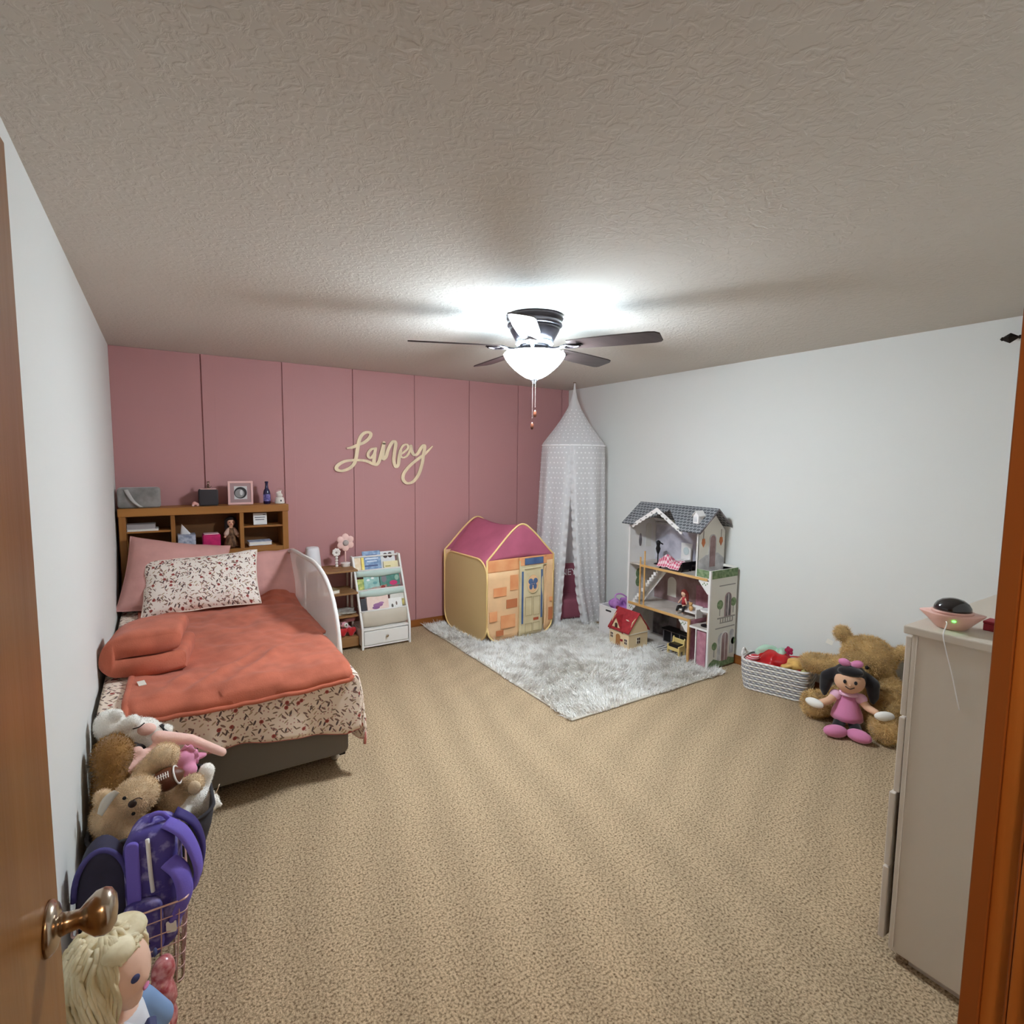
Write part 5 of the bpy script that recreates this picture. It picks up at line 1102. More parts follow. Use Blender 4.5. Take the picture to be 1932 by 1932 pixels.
MB().prism([(yc_-.075,.155),(yc_+.07,.155),(yc_,.268)], lambda a, b, d: (d, a, b), x0-.003, 3.72).build('front_gable', MATS['cot_cream'], cg)
for ya in (yc_-.09, yc_+.085): MB().prism([(ya,.145),(yc_,.285),(yc_,.272),(ya+(.012 if ya < yc_ else -.012),.150)], lambda a, b, d: (d, a, b), x0-.012, 3.74).build('roof', MATS['cot_red'], cg)
MB().prism(arch(yc_-.016, yc_+.016, .165, .222), lambda a, b, d: (d, a, b), x0-.0055, x0-.003).build('window', MATS['cot_dark'], cg)
MB().prism(arch(yc_-.062+.012, yc_+.0, .016, .128), lambda a, b, d: (d, a, b), x0-.005, x0).build('door', MATS['cot_brown'], cg)
MB().bb(x0-.012, x0-.004, yc_-.085, yc_-.062, .075, .092).build('flower_box', MATS['cot_red'], cg)
def cwin(fn, a, b, w, h):
    o = MB().prism([(a, b), (a+w, b), (a+w, b+h), (a, b+h)], fn, 0, .003).build('window', MATS['cot_white'], cg)
    for i in (0, 1):
        for j in (0, 1): MB().prism([(a+.003+i*w/2, b+.003+j*h/2), (a+w/2-.002+i*w/2, b+.003+j*h/2), (a+w/2-.002+i*w/2, b+h/2-.002+j*h/2), (a+.003+i*w/2, b+h/2-.002+j*h/2)], fn, .003, .0042).build('pane', MATS['cot_dark'], o)
cwin(lambda a, b, d: (x0-d, a, b), 3.525, .075, .035, .05); cwin(lambda a, b, d: (x0-d, a, b), 3.35, .055, .035, .05); cwin(lambda a, b, d: (a, y0-d, b), 3.73, .055, .04, .055)
MB().box((3.688, 3.40, .246), (.004, .03, .04), (0, -.68, 0)).build('skylight', MATS['cot_white'], cg)

# ================================================================== white storage box with a purple bag
bx_ = thing('storage_box', 'white storage box with handle slot between canopy and dollhouse', 'box', (3.90, 3.75, .012))
mat('box_white', (232, 228, 226), .5); mat('slot_dark', (50, 46, 48), .7)
X0, X1, Y0, Y1, ZB, ZTp = 3.765, 4.05, 3.60, 3.865, .013, .285
b_ = MB().bb(X0, X0+.006, Y0, Y1, ZB, ZTp).bb(X1-.006, X1, Y0, Y1, ZB, ZTp).bb(X0, X1, Y0, Y0+.006, ZB, ZTp).bb(X0, X1, Y1-.006, Y1, ZB, ZTp).bb(X0, X1, Y0, Y1, ZB, ZB+.006)
b_.build('body', MATS['box_white'], bx_); MB().prism(rrect(3.70, 3.775, .242, .258, .007), lambda a, b, d: (d, a, b), X0-.001, X0+.001).build('handle_slot', MATS['slot_dark'], bx_)
MB().tube([(X0, Y0, ZTp), (X1, Y0, ZTp), (X1, Y1, ZTp), (X0, Y1, ZTp)], .005, 8, closed=True).build('rim', MATS['box_white'], bx_)
mat('bag_purple', (184, 130, 190), .7, c2=(142, 88, 156), vscale=12, bump=.3, bscale=20, bdist=.01)
pb = thing('purple_bag', 'crumpled purple bag stuffed in the white storage box', 'bag', (3.90, 3.73, .2))
g = MB()
for _ in range(14): g.ell((rng.uniform(3.82,4.0), rng.uniform(3.66,3.81), rng.uniform(.26,.345)), (rng.uniform(.03,.06), rng.uniform(.03,.06), rng.uniform(.015,.04)), tuple(rng.uniform(-.7,.7,3)))
g.ell((3.905,3.73,.24),(.11,.10,.06)); remeshed(g, 'cloth', MATS['bag_purple'], pb, .008, 2)
MB().tube(catmull([(3.84,3.70,.33),(3.85,3.74,.385),(3.90,3.72,.40),(3.96,3.70,.36),(3.98,3.70,.32)], 6), .007, 8, flat=.5).build('handle', MATS['bag_purple'], pb, smooth=True)
wb_ = thing('toy_ball', 'small dark red ball resting at the rim of the storage box', 'ball', (3.80, 3.655, .285)); mat('ball_red', (110, 28, 36), .4)
MB().ell((3.795,3.645,.298), .020).build('ball', MATS['ball_red'], wb_, smooth=True); MB().ell((3.795,3.645,.283), (.021,.021,.010)).build('cap', MATS['box_white'], wb_, smooth=True)
# ================================================================== woven rope basket with dress-up clothes
A = Vector((3.790, 2.362, 0)); ux = Vector((.149, -.442, 0)).normalized(); vx = Vector((.442, .149, 0)).normalized()
bkang = math.atan2(ux.y, ux.x); LB, WB = .455, .255
cen = A+ux*LB/2+vx*WB/2
bk_ = thing('rope_basket', 'white and grey woven rope basket by the right wall', 'basket', (cen.x, cen.y, 0), bkang)
def rope_mat(name, a, b):
    m = bpy.data.materials.new(name); m.use_nodes = True; N, L = nodes(m); p = N['Principled BSDF']; p.inputs['Roughness'].default_value = .9
    tc = N.new('ShaderNodeTexCoord'); mp = N.new('ShaderNodeMapping'); mp.inputs['Rotation'].default_value = (0, .9, .9); L.new(tc.outputs['Object'], mp.inputs[0])
    w = N.new('ShaderNodeTexWave'); w.inputs['Scale'].default_value = 22; w.inputs['Distortion'].default_value = .5; L.new(mp.outputs[0], w.inputs['Vector'])
    L.new(mixn(N, L, w.outputs['Fac'], a, b), p.inputs['Base Color'])
    bp = N.new('ShaderNodeBump'); bp.inputs['Distance'].default_value = .004; L.new(w.outputs['Fac'], bp.inputs['Height']); L.new(bp.outputs[0], p.inputs['Normal']); MATS[name] = m
rope_mat('rope_white', (206, 202, 196), (240, 236, 230)); rope_mat('rope_grey', (134, 136, 144), (196, 194, 194))
NR = 13
for k in range(NR):
    z = .010+.0170*k; t = k/(NR-1); a = LB/2-.020+.020*t+.006*math.sin(t*3); b = WB/2-.014+.014*t
    MB().tube([(p, q, z) for p, q in rrect(-a, a, -b, b, .065, 6)], .0098, 8, closed=True).build('rope_row', MATS['rope_grey' if k % 2 else 'rope_white'], bk_, world=False, smooth=True)
MB().prism(rrect(-LB/2+.02, LB/2-.02, -WB/2+.014, WB/2-.014, .06, 6), lambda a, b, d: (a, b, d), .003, .012).build('bottom', MATS['rope_white'], bk_, world=False)
for s in (-1, 1): MB().tube(catmull([(s*LB/2, -.05, .19), (s*(LB/2+.012), -.045, .235), (s*(LB/2+.012), 0, .265), (s*(LB/2+.012), .045, .235), (s*LB/2, .05, .19)], 5), .008, 8).build('handle', MATS['rope_white'], bk_, world=False, smooth=True)
def heap(name, label, cat, m, blobs, vox=.008, part='cloth', wr=.012, sm=2):
    t = thing(name, label, cat, tuple(blobs[0][0][:2])+(min(c[2]-max(r) for c, r in blobs),)); g = MB()
    for c, r in blobs: g.ell(c, r, tuple(rng.uniform(-.5, .5, 3)), 14, 10)
    o = remeshed(g, part, m, t, vox, sm)
    for v in o.data.vertices: v.co += Vector((noise.noise(v.co*14), noise.noise(v.co*14+Vector((5,0,0))), noise.noise(v.co*14+Vector((0,7,0)))))*wr
    return t
def bl(u_, v_, z): p = cen+ux*u_+vx*v_; return (p.x, p.y, z)
mat('satin_red', (196, 30, 34), .3, var=.2, vscale=14); mat('satin_gold', (226, 182, 104), .4, c2=(196, 150, 80), vscale=20); mat('tulle_green', (176, 206, 184), .9); mat('tulle_yellow', (226, 220, 150), .9); mat('velvet_black', (18, 14, 18), .8); mat('flower_magenta', (160, 30, 70), .7)
def stripe_mat():
    m = bpy.data.materials.new('red_stripes'); m.use_nodes = True; N, L = nodes(m); b = N['Principled BSDF']; tc = N.new('ShaderNodeTexCoord'); w = N.new('ShaderNodeTexWave'); w.bands_direction = 'Z'; w.inputs['Scale'].default_value = 26; L.new(tc.outputs['Object'], w.inputs['Vector'])
    L.new(mixn(N, L, mth(N, L, 'GREATER_THAN', w.outputs['Fac'], .7), (186, 40, 52), (236, 214, 214)), b.inputs['Base Color']); MATS['red_stripes'] = m
stripe_mat()
heap('striped_cloth', 'red and white striped cloth at the near left corner of the rope basket', 'cloth', MATS['red_stripes'], [(bl(-.165,-.05,.215),(.05,.055,.035)),(bl(-.14,0,.20),(.06,.06,.03))], wr=.006)
heap('red_dress', 'shiny red dress-up garment heaped in the middle of the basket', 'garment', MATS['satin_red'], [(bl(-.06,-.02,.225),(.09,.07,.045)),(bl(.02,-.03,.235),(.07,.06,.035)),(bl(-.10,.03,.215),(.06,.06,.04)),(bl(.03,.03,.22),(.08,.06,.04)),(bl(-.02,0,.19),(.15,.09,.04))], wr=.018)
heap('green_tulle', 'pale green tulle at the back of the rope basket', 'cloth', MATS['tulle_green'], [(bl(-.08,.08,.25),(.09,.04,.05)),(bl(0,.09,.245),(.08,.04,.05)),(bl(-.13,.06,.23),(.05,.04,.04))], wr=.02)
heap('black_cloth', 'black cloth tucked beside the striped cloth in the basket', 'cloth', MATS['velvet_black'], [(bl(-.12,.05,.24),(.05,.03,.03)),(bl(-.09,.045,.23),(.05,.03,.03))], wr=.01)
heap('gold_cloth', 'gold satin cloth in the right half of the rope basket', 'cloth', MATS['satin_gold'], [(bl(.11,-.02,.225),(.06,.07,.04)),(bl(.08,-.07,.215),(.06,.035,.025)),(bl(.12,.04,.22),(.06,.05,.035)),(bl(.10,0,.19),(.09,.08,.03))], wr=.014)
heap('yellow_tulle', 'pale yellow tulle at the right end of the rope basket', 'cloth', MATS['tulle_yellow'], [(bl(.185,-.04,.20),(.035,.06,.03)),(bl(.17,.03,.20),(.04,.06,.03))], wr=.012)
mf = thing('fabric_flower', 'dark magenta fabric flower standing among the basket clothes', 'fabric flower', bl(.055, .06, .25)); fc = Vector(bl(.055, .05, .295))
g = MB().ell(fc, .012)
for k in range(5): g.ell(fc+Vector((0, .020*math.cos(k*1.257), .020*math.sin(k*1.257))), (.008, .014, .014))
remeshed(g, 'petals', MATS['flower_magenta'], mf, .004, 2); MB().tube([fc-Vector((0,0,.01)), fc-Vector((0,0,.07))], .004).build('stem', MATS['flower_magenta'], mf)
rs = thing('red_strap', 'bright red plastic strap arching out of the rope basket', 'strap', bl(.12, 0, .23))
MB().tube(catmull([bl(.06,.05,.255), bl(.10,.05,.262), bl(.15,.04,.268), bl(.165,.02,.262), bl(.155,-.03,.235), bl(.145,-.08,.205)], 6), .012, 8, flat=.35).build('band', MATS['satin_red'], rs, smooth=True)

# ================================================================== big teddy bear
mat('bear_tan', (206, 170, 112), .95, var=.22, vscale=12, sheen=.3, bump=.6, bscale=110, bdist=.006); mat('bear_fur', (230, 196, 138), .95, c2=(192, 156, 100), vscale=16, spec=.1); mat('bear_muzzle', (206, 180, 136), .95); mat('nose_dark', (50, 34, 28), .5)
be = thing('teddy_bear', 'large tan teddy bear slumped against the right wall', 'teddy bear', (4.04, 1.64, 0))
g = MB().ell((4.055,1.635,.405),(.135,.155,.135)).ell((4.055,1.80,.520),(.040,.055,.055)).ell((4.11,1.465,.475),(.035,.05,.05)).ell((4.07,1.64,.20),(.125,.165,.20)).ell((3.925,1.63,.33),(.055,.065,.05))
g.cap((4.04,1.78,.30),(3.985,1.965,.285),.07,.062).cap((4.04,1.50,.28),(3.93,1.42,.19),.065,.055).cap((4.02,1.74,.10),(3.80,1.815,.085),.085,.078).cap((4.02,1.53,.10),(3.82,1.415,.082),.085,.078).ell((3.765,1.82,.10),(.045,.07,.088)).ell((3.785,1.40,.095),(.045,.07,.085))
bo_ = remeshed(g, 'body', MATS['bear_tan'], be, .013, 6); fuzz(bo_, MATS['bear_fur'], 26000, .022, .0011)
MB().ell((3.868,1.63,.340),(.018,.022,.016)).build('nose', MATS['nose_dark'], be, smooth=True)
for s in (-1, 1): MB().ell((3.922,1.635+s*.055,.385),(.010,.012,.012)).build('eye', MATS['plush_black'], be, smooth=True)
MB().box((4.02,1.86,.45), (.004,.04,.03), (.3,.2,.4)).build('tag', MATS['paper'], be)

# ================================================================== plain cloth rag doll in front of the bear
mat('rag_skin', (226, 180, 148), .9, bump=.2, bscale=200); mat('rag_black', (22, 18, 22), .9, sheen=.3); mat('rag_pink', (214, 132, 172), .9, sheen=.3, bump=.2, bscale=200); mat('rag_palepink', (236, 186, 208), .9); mat('rag_white', (236, 232, 224), .9)
rd = thing('rag_doll', 'cloth doll with dark hair and pink dress sitting against the teddy bear', 'doll', (3.76, 1.60, 0), math.radians(28))
def rl(mb, n, m, p=None, **k): return mb.build(n, MATS[m], p or rd, world=False, **k)
# local frame: doll faces -x
g = MB().ell((0,0,.335),(.078,.086,.082)).cap((.03,0,.24),(.01,0,.27),.03,.03).cap((.04,0,.09),(.03,0,.235),.062,.045)
g.cap((.02,.06,.225),(-.02,.105,.185),.026,.022).cap((-.02,.105,.185),(-.03,.155,.165),.022,.020).cap((.02,-.06,.225),(-.01,-.10,.185),.026,.022).cap((-.01,-.10,.185),(-.06,-.14,.185),.022,.020)
g.cap((.02,.03,.07),(-.07,.05,.045),.032,.028).cap((.02,-.03,.07),(-.07,-.05,.045),.032,.028)
g.v = [tuple(full(rd)@Vector(v)) for v in g.v]; o = remeshed(g, 'body', MATS['rag_skin'], rd, .008, 4)
rl(MB().cap((.0,.034,.07),(-.075,.052,.046),.034,.030), 'stocking', 'rag_black', smooth=True); rl(MB().cap((.0,-.034,.07),(-.075,-.052,.046),.034,.030), 'stocking', 'rag_black', smooth=True)
for s in (-1, 1):
    rl(MB().ell((-.035 if s > 0 else -.085,s*.178,.162 if s > 0 else .182),(.026,.058,.028),(0,0,-s*.5)), 'mitten', 'rag_white', smooth=True)
    rl(MB().ell((-.105,s*.060,.040),(.038,.068,.038),(0,0,s*.35)), 'shoe', 'rag_pink', smooth=True)
    rl(MB().ell((.015,s*.066,.222),(.032,.034,.032)), 'puff_sleeve', 'rag_palepink', smooth=True)
rl(MB().lathe([(.088,.085),(.082,.12),(.062,.17),(.048,.215),(.042,.25)], (.028,0,0), 24), 'dress', 'rag_pink', smooth=True)
rl(MB().lathe([(.058,.238),(.05,.252),(.036,.260)], (.022,0,0), 20), 'collar', 'rag_palepink', smooth=True)
g = MB().ell((.018,0,.352),(.080,.094,.082)).ell((-.035,0,.398),(.045,.070,.028))
for s in (-1, 1): g.cap((.02,s*.085,.355),(.015,s*.118,.325),.034,.040).cap((.015,s*.118,.325),(.02,s*.128,.25),.040,.030).cap((.02,s*.128,.25),(.02,s*.126,.215),.030,.016)
hm = MB(); hm.v, hm.f = g.v, g.f; hm.v = [tuple(full(rd)@Vector(v)) for v in hm.v]; remeshed(hm, 'hair', MATS['rag_black'], rd, .008, 4)
for s in (-1, 1):
    rl(MB().ell((-.01,s*.032,.440),(.022,.034,.024),(s*.3,0,0)), 'hair_ribbon', 'rag_pink', smooth=True)
    rl(MB().ell((-.077,s*.028,.345),(.006,.009,.012)), 'eye', 'rag_black', smooth=True)
rl(MB().ell((-.005,0,.436),(.012,.012,.012)), 'hair_ribbon', 'rag_palepink', smooth=True)
rl(MB().tube(catmull([(-.073,-.024,.315),(-.080,0,.305),(-.073,.024,.315)], 5), .0028, 6), 'mouth', 'nose_dark', smooth=True)
rl(MB().ell((-.083,0,.328),(.005,.006,.005)), 'nose', 'rag_skin', smooth=True)
# a smaller plush half hidden by the chest of drawers
sp_ = thing('seated_plush', 'small pale plush in blue peeking out beside the white dresser', 'plush toy', (4.02, 1.33, 0))
mat('plush_blue', (92, 118, 164), .95, sheen=.3); mat('plush_cream', (226, 214, 190), .95, sheen=.3)
remeshed(MB().ell((4.02,1.33,.12),(.075,.08,.11)).ell((4.0,1.335,.275),(.065,.07,.07)).cap((4.0,1.40,.17),(3.94,1.44,.19),.028,.026).cap((3.98,1.37,.05),(3.88,1.40,.045),.038,.034).cap((3.98,1.29,.05),(3.88,1.26,.045),.038,.034), 'body', MATS['plush_cream'], sp_, .009, 4)
MB().lathe([(.085,.02),(.09,.08),(.084,.14),(.06,.19)], (4.02,1.33,0), 20).build('outfit', MATS['plush_blue'], sp_, smooth=True)
remeshed(MB().ell((4.01,1.335,.325),(.05,.055,.025)).ell((3.985,1.335,.315),(.05,.055,.012)), 'cap', MATS['plush_black'], sp_, .007, 2)
for s in (-1, 1): MB().ell((3.938,1.335+s*.024,.285),(.005,.006,.008)).build('eye', MATS['plush_black'], sp_)

# ================================================================== white chest of drawers beside the doorway
ds = thing('tall_dresser', 'tall white chest of drawers beside the doorway, seen from its side', 'dresser', (2.65, .45, 0))
mat('dresser_white', (208, 196, 180), .55, bump=.05, bscale=60); mat('dresser_front', (212, 200, 186), .5)
DXa, DXb, DYa, DYb, DZ = 2.262, 3.06, FW+.012, .735, 1.105
MB().bb(DXa, DXa+.018, DYa, DYb, .035, DZ).build('side_panel', MATS['dresser_white'], ds, bevel=.002); MB().bb(DXb-.018, DXb, DYa, DYb, .035, DZ).build('side_panel', MATS['dresser_white'], ds, bevel=.002)
MB().bb(DXa-.012, DXb+.012, DYa, DYb+.022, DZ, DZ+.026).build('top_board', MATS['dresser_white'], ds, bevel=.004)
MB().bb(DXa+.018, DXb-.018, DYa, DYa+.008, .05, DZ).build('back_panel', MATS['dresser_white'], ds)
MB().bb(DXa+.03, DXb-.03, DYa+.03, DYb-.05, 0, .05).build('plinth', MATS['dresser_white'], ds)
MB().tube([(DXa-.0008, DYb-.014, .05), (DXa-.0008, DYb-.014, DZ)], .0016, 6).build('edge_bead', MATS['dresser_white'], ds)
zz = [.05, .31, .57, .83, DZ-.006]
for k in range(4):
    dy = (.016, .014, .003, .001)[k]
    d_ = MB().bb(DXa+.002, DXb-.002, DYb+dy, DYb+dy+.018, zz[k]+.004, zz[k+1]-.004).build('drawer', MATS['dresser_front'], ds, bevel=.003)
    for x in (2.5, 2.82): MB().lathe([(.006,0),(.007,.012),(.015,.02),(.012,.028),(.003,.03)], (x, DYb+dy+.018, (zz[k]+zz[k+1])/2), 14, (-PI/2,0,0)).build('knob', MATS['nickel'], d_, smooth=True)
MB().bb(DXa+.02, DXb-.02, DYb-.02, DYb, .04, .05).build('rail', MATS['dresser_white'], ds)
DT = DZ+.026
mat('saucer_pink', (226, 176, 160), .3, spec=.5); mat('dome_dark', (30, 26, 28), .08, spec=.8); emit('led_green', (60, 230, 60), 3.0)
nl = thing('night_light', 'pink saucer-shaped night light with dark dome on the white dresser', 'night light', (2.345, .665, DT))
cx, cy = 2.345, .665; dirx = Vector((.40, -.92, 0)).normalized(); diry = Vector((.92, .40, 0)).normalized()
g = MB(); prof_ = [(.034,.0),(.040,.004),(.054,.028),(.064,.046),(.0635,.050)]
n = 40; vs = []
for (rr, z) in prof_:
    for k in range(n):
        a = 2*PI*k/n; pt = 1+.30*(z/.05)*max(0, math.cos(2*a))**3*(abs(math.cos(a)) > .6)
        p = Vector((cx, cy, DT+z))+dirx*rr*pt*math.cos(a)+diry*rr*math.sin(a); vs.append(p)
g.add(vs, [(i*n+k, i*n+(k+1) % n, (i+1)*n+(k+1) % n, (i+1)*n+k) for i in range(len(prof_)-1) for k in range(n)]+[tuple(range(n-1,-1,-1)), tuple((len(prof_)-1)*n+k for k in range(n))])
g.build('saucer', MATS['saucer_pink'], nl, smooth=True)
MB().lathe([(.053,.050),(.053,.056),(.049,.058)], (cx,cy,DT), 32).build('ring', MATS['saucer_pink'], nl, smooth=True)
MB().lathe([(.049,.056),(.047,.068),(.040,.080),(.028,.089),(.012,.094),(.002,.095)], (cx,cy,DT), 32).build('dome', MATS['dome_dark'], nl, smooth=True)
lp_ = Vector((cx, cy, DT+.034))-diry*.0585; MB().ell(lp_, (.005,.005,.003)).build('indicator', MATS['led_green'], nl, smooth=True)
cp = Vector((cx, cy, DT+.030))-diry*.054-dirx*.018
MB().tube(catmull([cp, cp-diry*.02+Vector((0,0,-.004)), (DXa-.016, cp.y-.01, DT-.004), (DXa-.016, cp.y-.02, DT-.05), (DXa-.004, cp.y-.035, DT-.12), (DXa-.004, cp.y-.06, DT-.22)], 6), .0016, 6).build('cable', MATS['dh_white'], nl, smooth=True)
rb = thing('red_box', 'small dark red box on the white dresser beside the night light', 'box', (2.43, .575, DT)); mat('box_red', (150, 40, 52), .5)
MB().bb(2.405, 2.46, .545, .605, DT, DT+.022).build('body', MATS['box_red'], rb, bevel=.002); MB().bb(2.404, 2.461, .544, .606, DT+.022, DT+.030).build('lid', MATS['box_red'], rb, bevel=.002)
# ================================================================== soft bin heaped with plush toys, between door and bed
bn_ = thing('toy_bin', 'dark grey fabric bin overflowing with plush toys at the foot of the bed', 'bin', (.21, 2.42, 0))
mat('bin_grey', (58, 56, 60), .9, bump=.2, bscale=90)
g = MB(); n = 36; rows = [(0, .0), (.05, .1), (.12, .3), (.20, .6), (.27, .85), (.315, 1.0)]
vs = []
for z, t in rows:
    for a, b in rrect(.035-.012*t, .325+.078*t, 2.23-.055*t, 2.60+.045*t, .07, 8): vs.append((max(a, .016), b, z+(.012*math.sin(a*20)+.02*math.sin(b*9) if t == 1 else 0)))
n = len(vs)//len(rows)
g.add(vs, [(i*n+k, i*n+(k+1) % n, (i+1)*n+(k+1) % n, (i+1)*n+k) for i in range(len(rows)-1) for k in range(n)]+[tuple(range(n-1, -1, -1))])
g.build('body', MATS['bin_grey'], bn_, smooth=True, solid=.006)
MB().tube([v for v in vs[-n:]], .007, 6, closed=True).build('rim', MATS['bin_grey'], bn_, smooth=True)
mat('pl_white', (242, 238, 230), .95, sheen=.3, bump=.5, bscale=130, bdist=.004); mat('pl_tan', (226, 198, 160), .95, var=.12, vscale=18, sheen=.3, bump=.6, bscale=130, bdist=.005); mat('pl_brown', (150, 108, 56), .95, var=.15, vscale=14, sheen=.3, bump=.6, bscale=120, bdist=.005); mat('pl_pinkskin', (240, 196, 182), .95, sheen=.3, bump=.3, bscale=150); mat('pl_pinkdress', (226, 150, 182), .9, sheen=.3, bump=.3, bscale=60); mat('pl_cream', (228, 204, 170), .95, sheen=.3, bump=.5, bscale=130)
mat('fur_tan', (242, 216, 180), .95, c2=(210, 180, 142), vscale=22, spec=.1); mat('fur_brown', (170, 128, 72), .95, c2=(130, 92, 46), vscale=22, spec=.1); mat('fur_white', (246, 243, 236), .95, spec=.1)
def pl(name, label, loc): return thing(name, label, 'plush toy', loc, group='plush toys heaped in the bin')
# brown plush at the wall (its back to the room)
t = pl('brown_plush', 'big brown furry plush with its back turned, against the wall', (.08, 2.47, .15))
o = remeshed(MB().ell((.090,2.47,.36),(.072,.10,.17)).ell((.090,2.48,.50),(.070,.085,.085)).ell((.13,2.50,.30),(.09,.10,.12)), 'body', MATS['pl_brown'], t, .010, 5); fuzz(o, MATS['fur_brown'], 6000, .014, .0009)
# white bear lying on top of the pile, against the bed
t = pl('white_bear', 'white plush bear lying on its back on top of the pile', (.14, 2.66, .42))
g = MB().ell((.072,2.64,.565),(.056,.062,.062)).ell((.165,2.64,.505),(.085,.065,.062)).ell((.215,2.63,.475),(.062,.06,.058)).cap((.125,2.61,.56),(.155,2.585,.585),.026,.026).cap((.22,2.60,.51),(.262,2.60,.512),.024,.026).cap((.21,2.60,.44),(.25,2.57,.42),.028,.028).ell((.10,2.60,.62),(.024,.018,.024))
o = remeshed(g, 'body', MATS['pl_white'], t, .009, 4); fuzz(o, MATS['fur_white'], 6000, .007, .0008)
MB().ell((.195,2.592,.535),(.034,.022,.024)).build('belly_patch', MATS['pl_pinkskin'], t, smooth=True)
MB().tube(catmull([(.150,2.575,.556),(.172,2.572,.560),(.19,2.578,.57)], 4), .0022, 6).build('stitching', MATS['plush_black'], t)
MB().tube(catmull([(.245,2.60,.54),(.262,2.575,.515),(.262,2.56,.48)], 5), .009, 8, flat=.3).build('collar', MATS['plush_black'], t, smooth=True)
# black and white patterned slipper ear
t = pl('striped_plush', 'small black and white plush wedged beside the brown plush', (.145, 2.53, .47)); remeshed(MB().ell((.148,2.515,.505),(.034,.022,.024),(0,.5,0)).ell((.165,2.53,.48),(.03,.025,.03)), 'body', MATS['plush_black'], t, .006, 3); MB().ell((.138,2.496,.510),(.020,.008,.015),(0,.5,0)).build('pattern', MATS['pl_cream'], t, smooth=True)
# pink long-armed plush
t = pl('pink_plush', 'pink long-limbed plush in a pink dress sprawled across the pile', (.26, 2.50, .38))
g = MB().ell((.24,2.52,.445),(.07,.06,.055)).cap((.20,2.50,.48),(.145,2.455,.462),.022,.024).cap((.145,2.455,.462),(.078,2.42,.443),.024,.030).cap((.235,2.52,.525),(.345,2.50,.492),.026,.022).cap((.345,2.50,.492),(.455,2.475,.418),.022,.018).ell((.135,2.47,.497),(.028,.024,.020)).ell((.165,2.475,.508),(.022,.02,.018))
remeshed(g, 'body', MATS['pl_pinkskin'], t, .008, 4)
g = MB(); g.grid(lambda a, b: (.27+.10*b*math.cos(-.9+1.9*a)+.0*a, 2.475-.02*b+.006*math.sin(a*30)*b, .435+.075*b*math.sin(-.9+1.9*a)+.006*math.cos(a*30)*b), 40, 6); g.build('skirt', MATS['pl_pinkdress'], t, smooth=True, solid=.004)
remeshed(MB().ell((.13,2.45,.415),(.045,.03,.04)), 'dress', MATS['pl_pinkdress'], t, .008, 3); remeshed(MB().ell((.31,2.46,.44),(.05,.03,.035)).ell((.33,2.44,.395),(.035,.03,.03)).ell((.355,2.47,.43),(.05,.02,.015)), 'dress', MATS['pl_pinkdress'], t, .008, 3)
# tan bear hugging a football
t = pl('tan_bear', 'tan plush bear hugging a toy football in the middle of the pile', (.27, 2.43, .25))
g = MB().ell((.27,2.44,.335),(.065,.065,.075)).ell((.255,2.40,.500),(.052,.045,.042)).cap((.215,2.42,.475),(.175,2.40,.44),.034,.034).cap((.175,2.40,.44),(.185,2.38,.40),.034,.030).cap((.32,2.41,.34),(.345,2.365,.375),.034,.038).ell((.295,2.385,.31),(.055,.04,.05)).ell((.252,2.44,.47),(.05,.05,.06))
o = remeshed(g, 'body', MATS['pl_tan'], t, .009, 4); fuzz(o, MATS['fur_tan'], 8000, .010, .0008)
MB().ell((.345,2.328,.378),(.022,.010,.026)).build('foot_pad', MATS['pl_cream'], t, smooth=True)
t = thing('toy_football', 'brown toy football with white laces held by the tan bear', 'ball', (.255, 2.36, .38)); mat('football_brown', (104, 58, 36), .35, bump=.3, bscale=300, spec=.5)
g = MB(); prof = [(.002,-.062),(.018,-.052),(.033,-.034),(.041,-.012),(.042,0),(.041,.012),(.033,.034),(.018,.052),(.002,.062)]
fr_ = (0, math.radians(72), math.radians(-10)); fc = Vector((.258, 2.355, .425)); g.lathe(prof, fc, 24, fr_); g.build('ball', MATS['football_brown'], t, smooth=True)
Rm = rotm(fr_)
for z in (-.036, .036): MB().tube([fc+Rm@Vector((.0335*math.cos(2*PI*k/24), .0335*math.sin(2*PI*k/24), z)) for k in range(24)], .0035, 6, closed=True).build('stripe', MATS['plush_white'], t, smooth=True)
MB().tube([fc+Rm@Vector((-.030, -.029, z)) for z in (-.022, 0, .022)], .002, 6).build('lace', MATS['plush_white'], t)
for k in range(6): z = -.020+.008*k; MB().tube([fc+Rm@Vector((-.0365, -.021, z)), fc+Rm@Vector((-.030, -.0295, z)), fc+Rm@Vector((-.021, -.0365, z))], .0018, 6).build('lace', MATS['plush_white'], t)
# white cat
t = pl('white_cat', 'white plush cat hanging over the right edge of the bin', (.36, 2.38, .2))
g = MB().ell((.355,2.38,.295),(.062,.055,.055)).ell((.385,2.375,.275),(.048,.045,.042)).cap((.375,2.40,.34),(.392,2.40,.395),.028,.030).cap((.415,2.365,.275),(.432,2.355,.262),.014,.010).ell((.305,2.33,.285),(.026,.024,.032)).cap((.345,2.42,.25),(.33,2.42,.20),.05,.05)
o = remeshed(g, 'body', MATS['pl_white'], t, .008, 4); fuzz(o, MATS['fur_white'], 4000, .006, .0008)
MB().tube(catmull([(.412,2.375,.300),(.424,2.37,.318),(.432,2.37,.340)], 4), .005, 6, flat=.4).build('ribbon', MATS['pl_cream'], t, smooth=True)
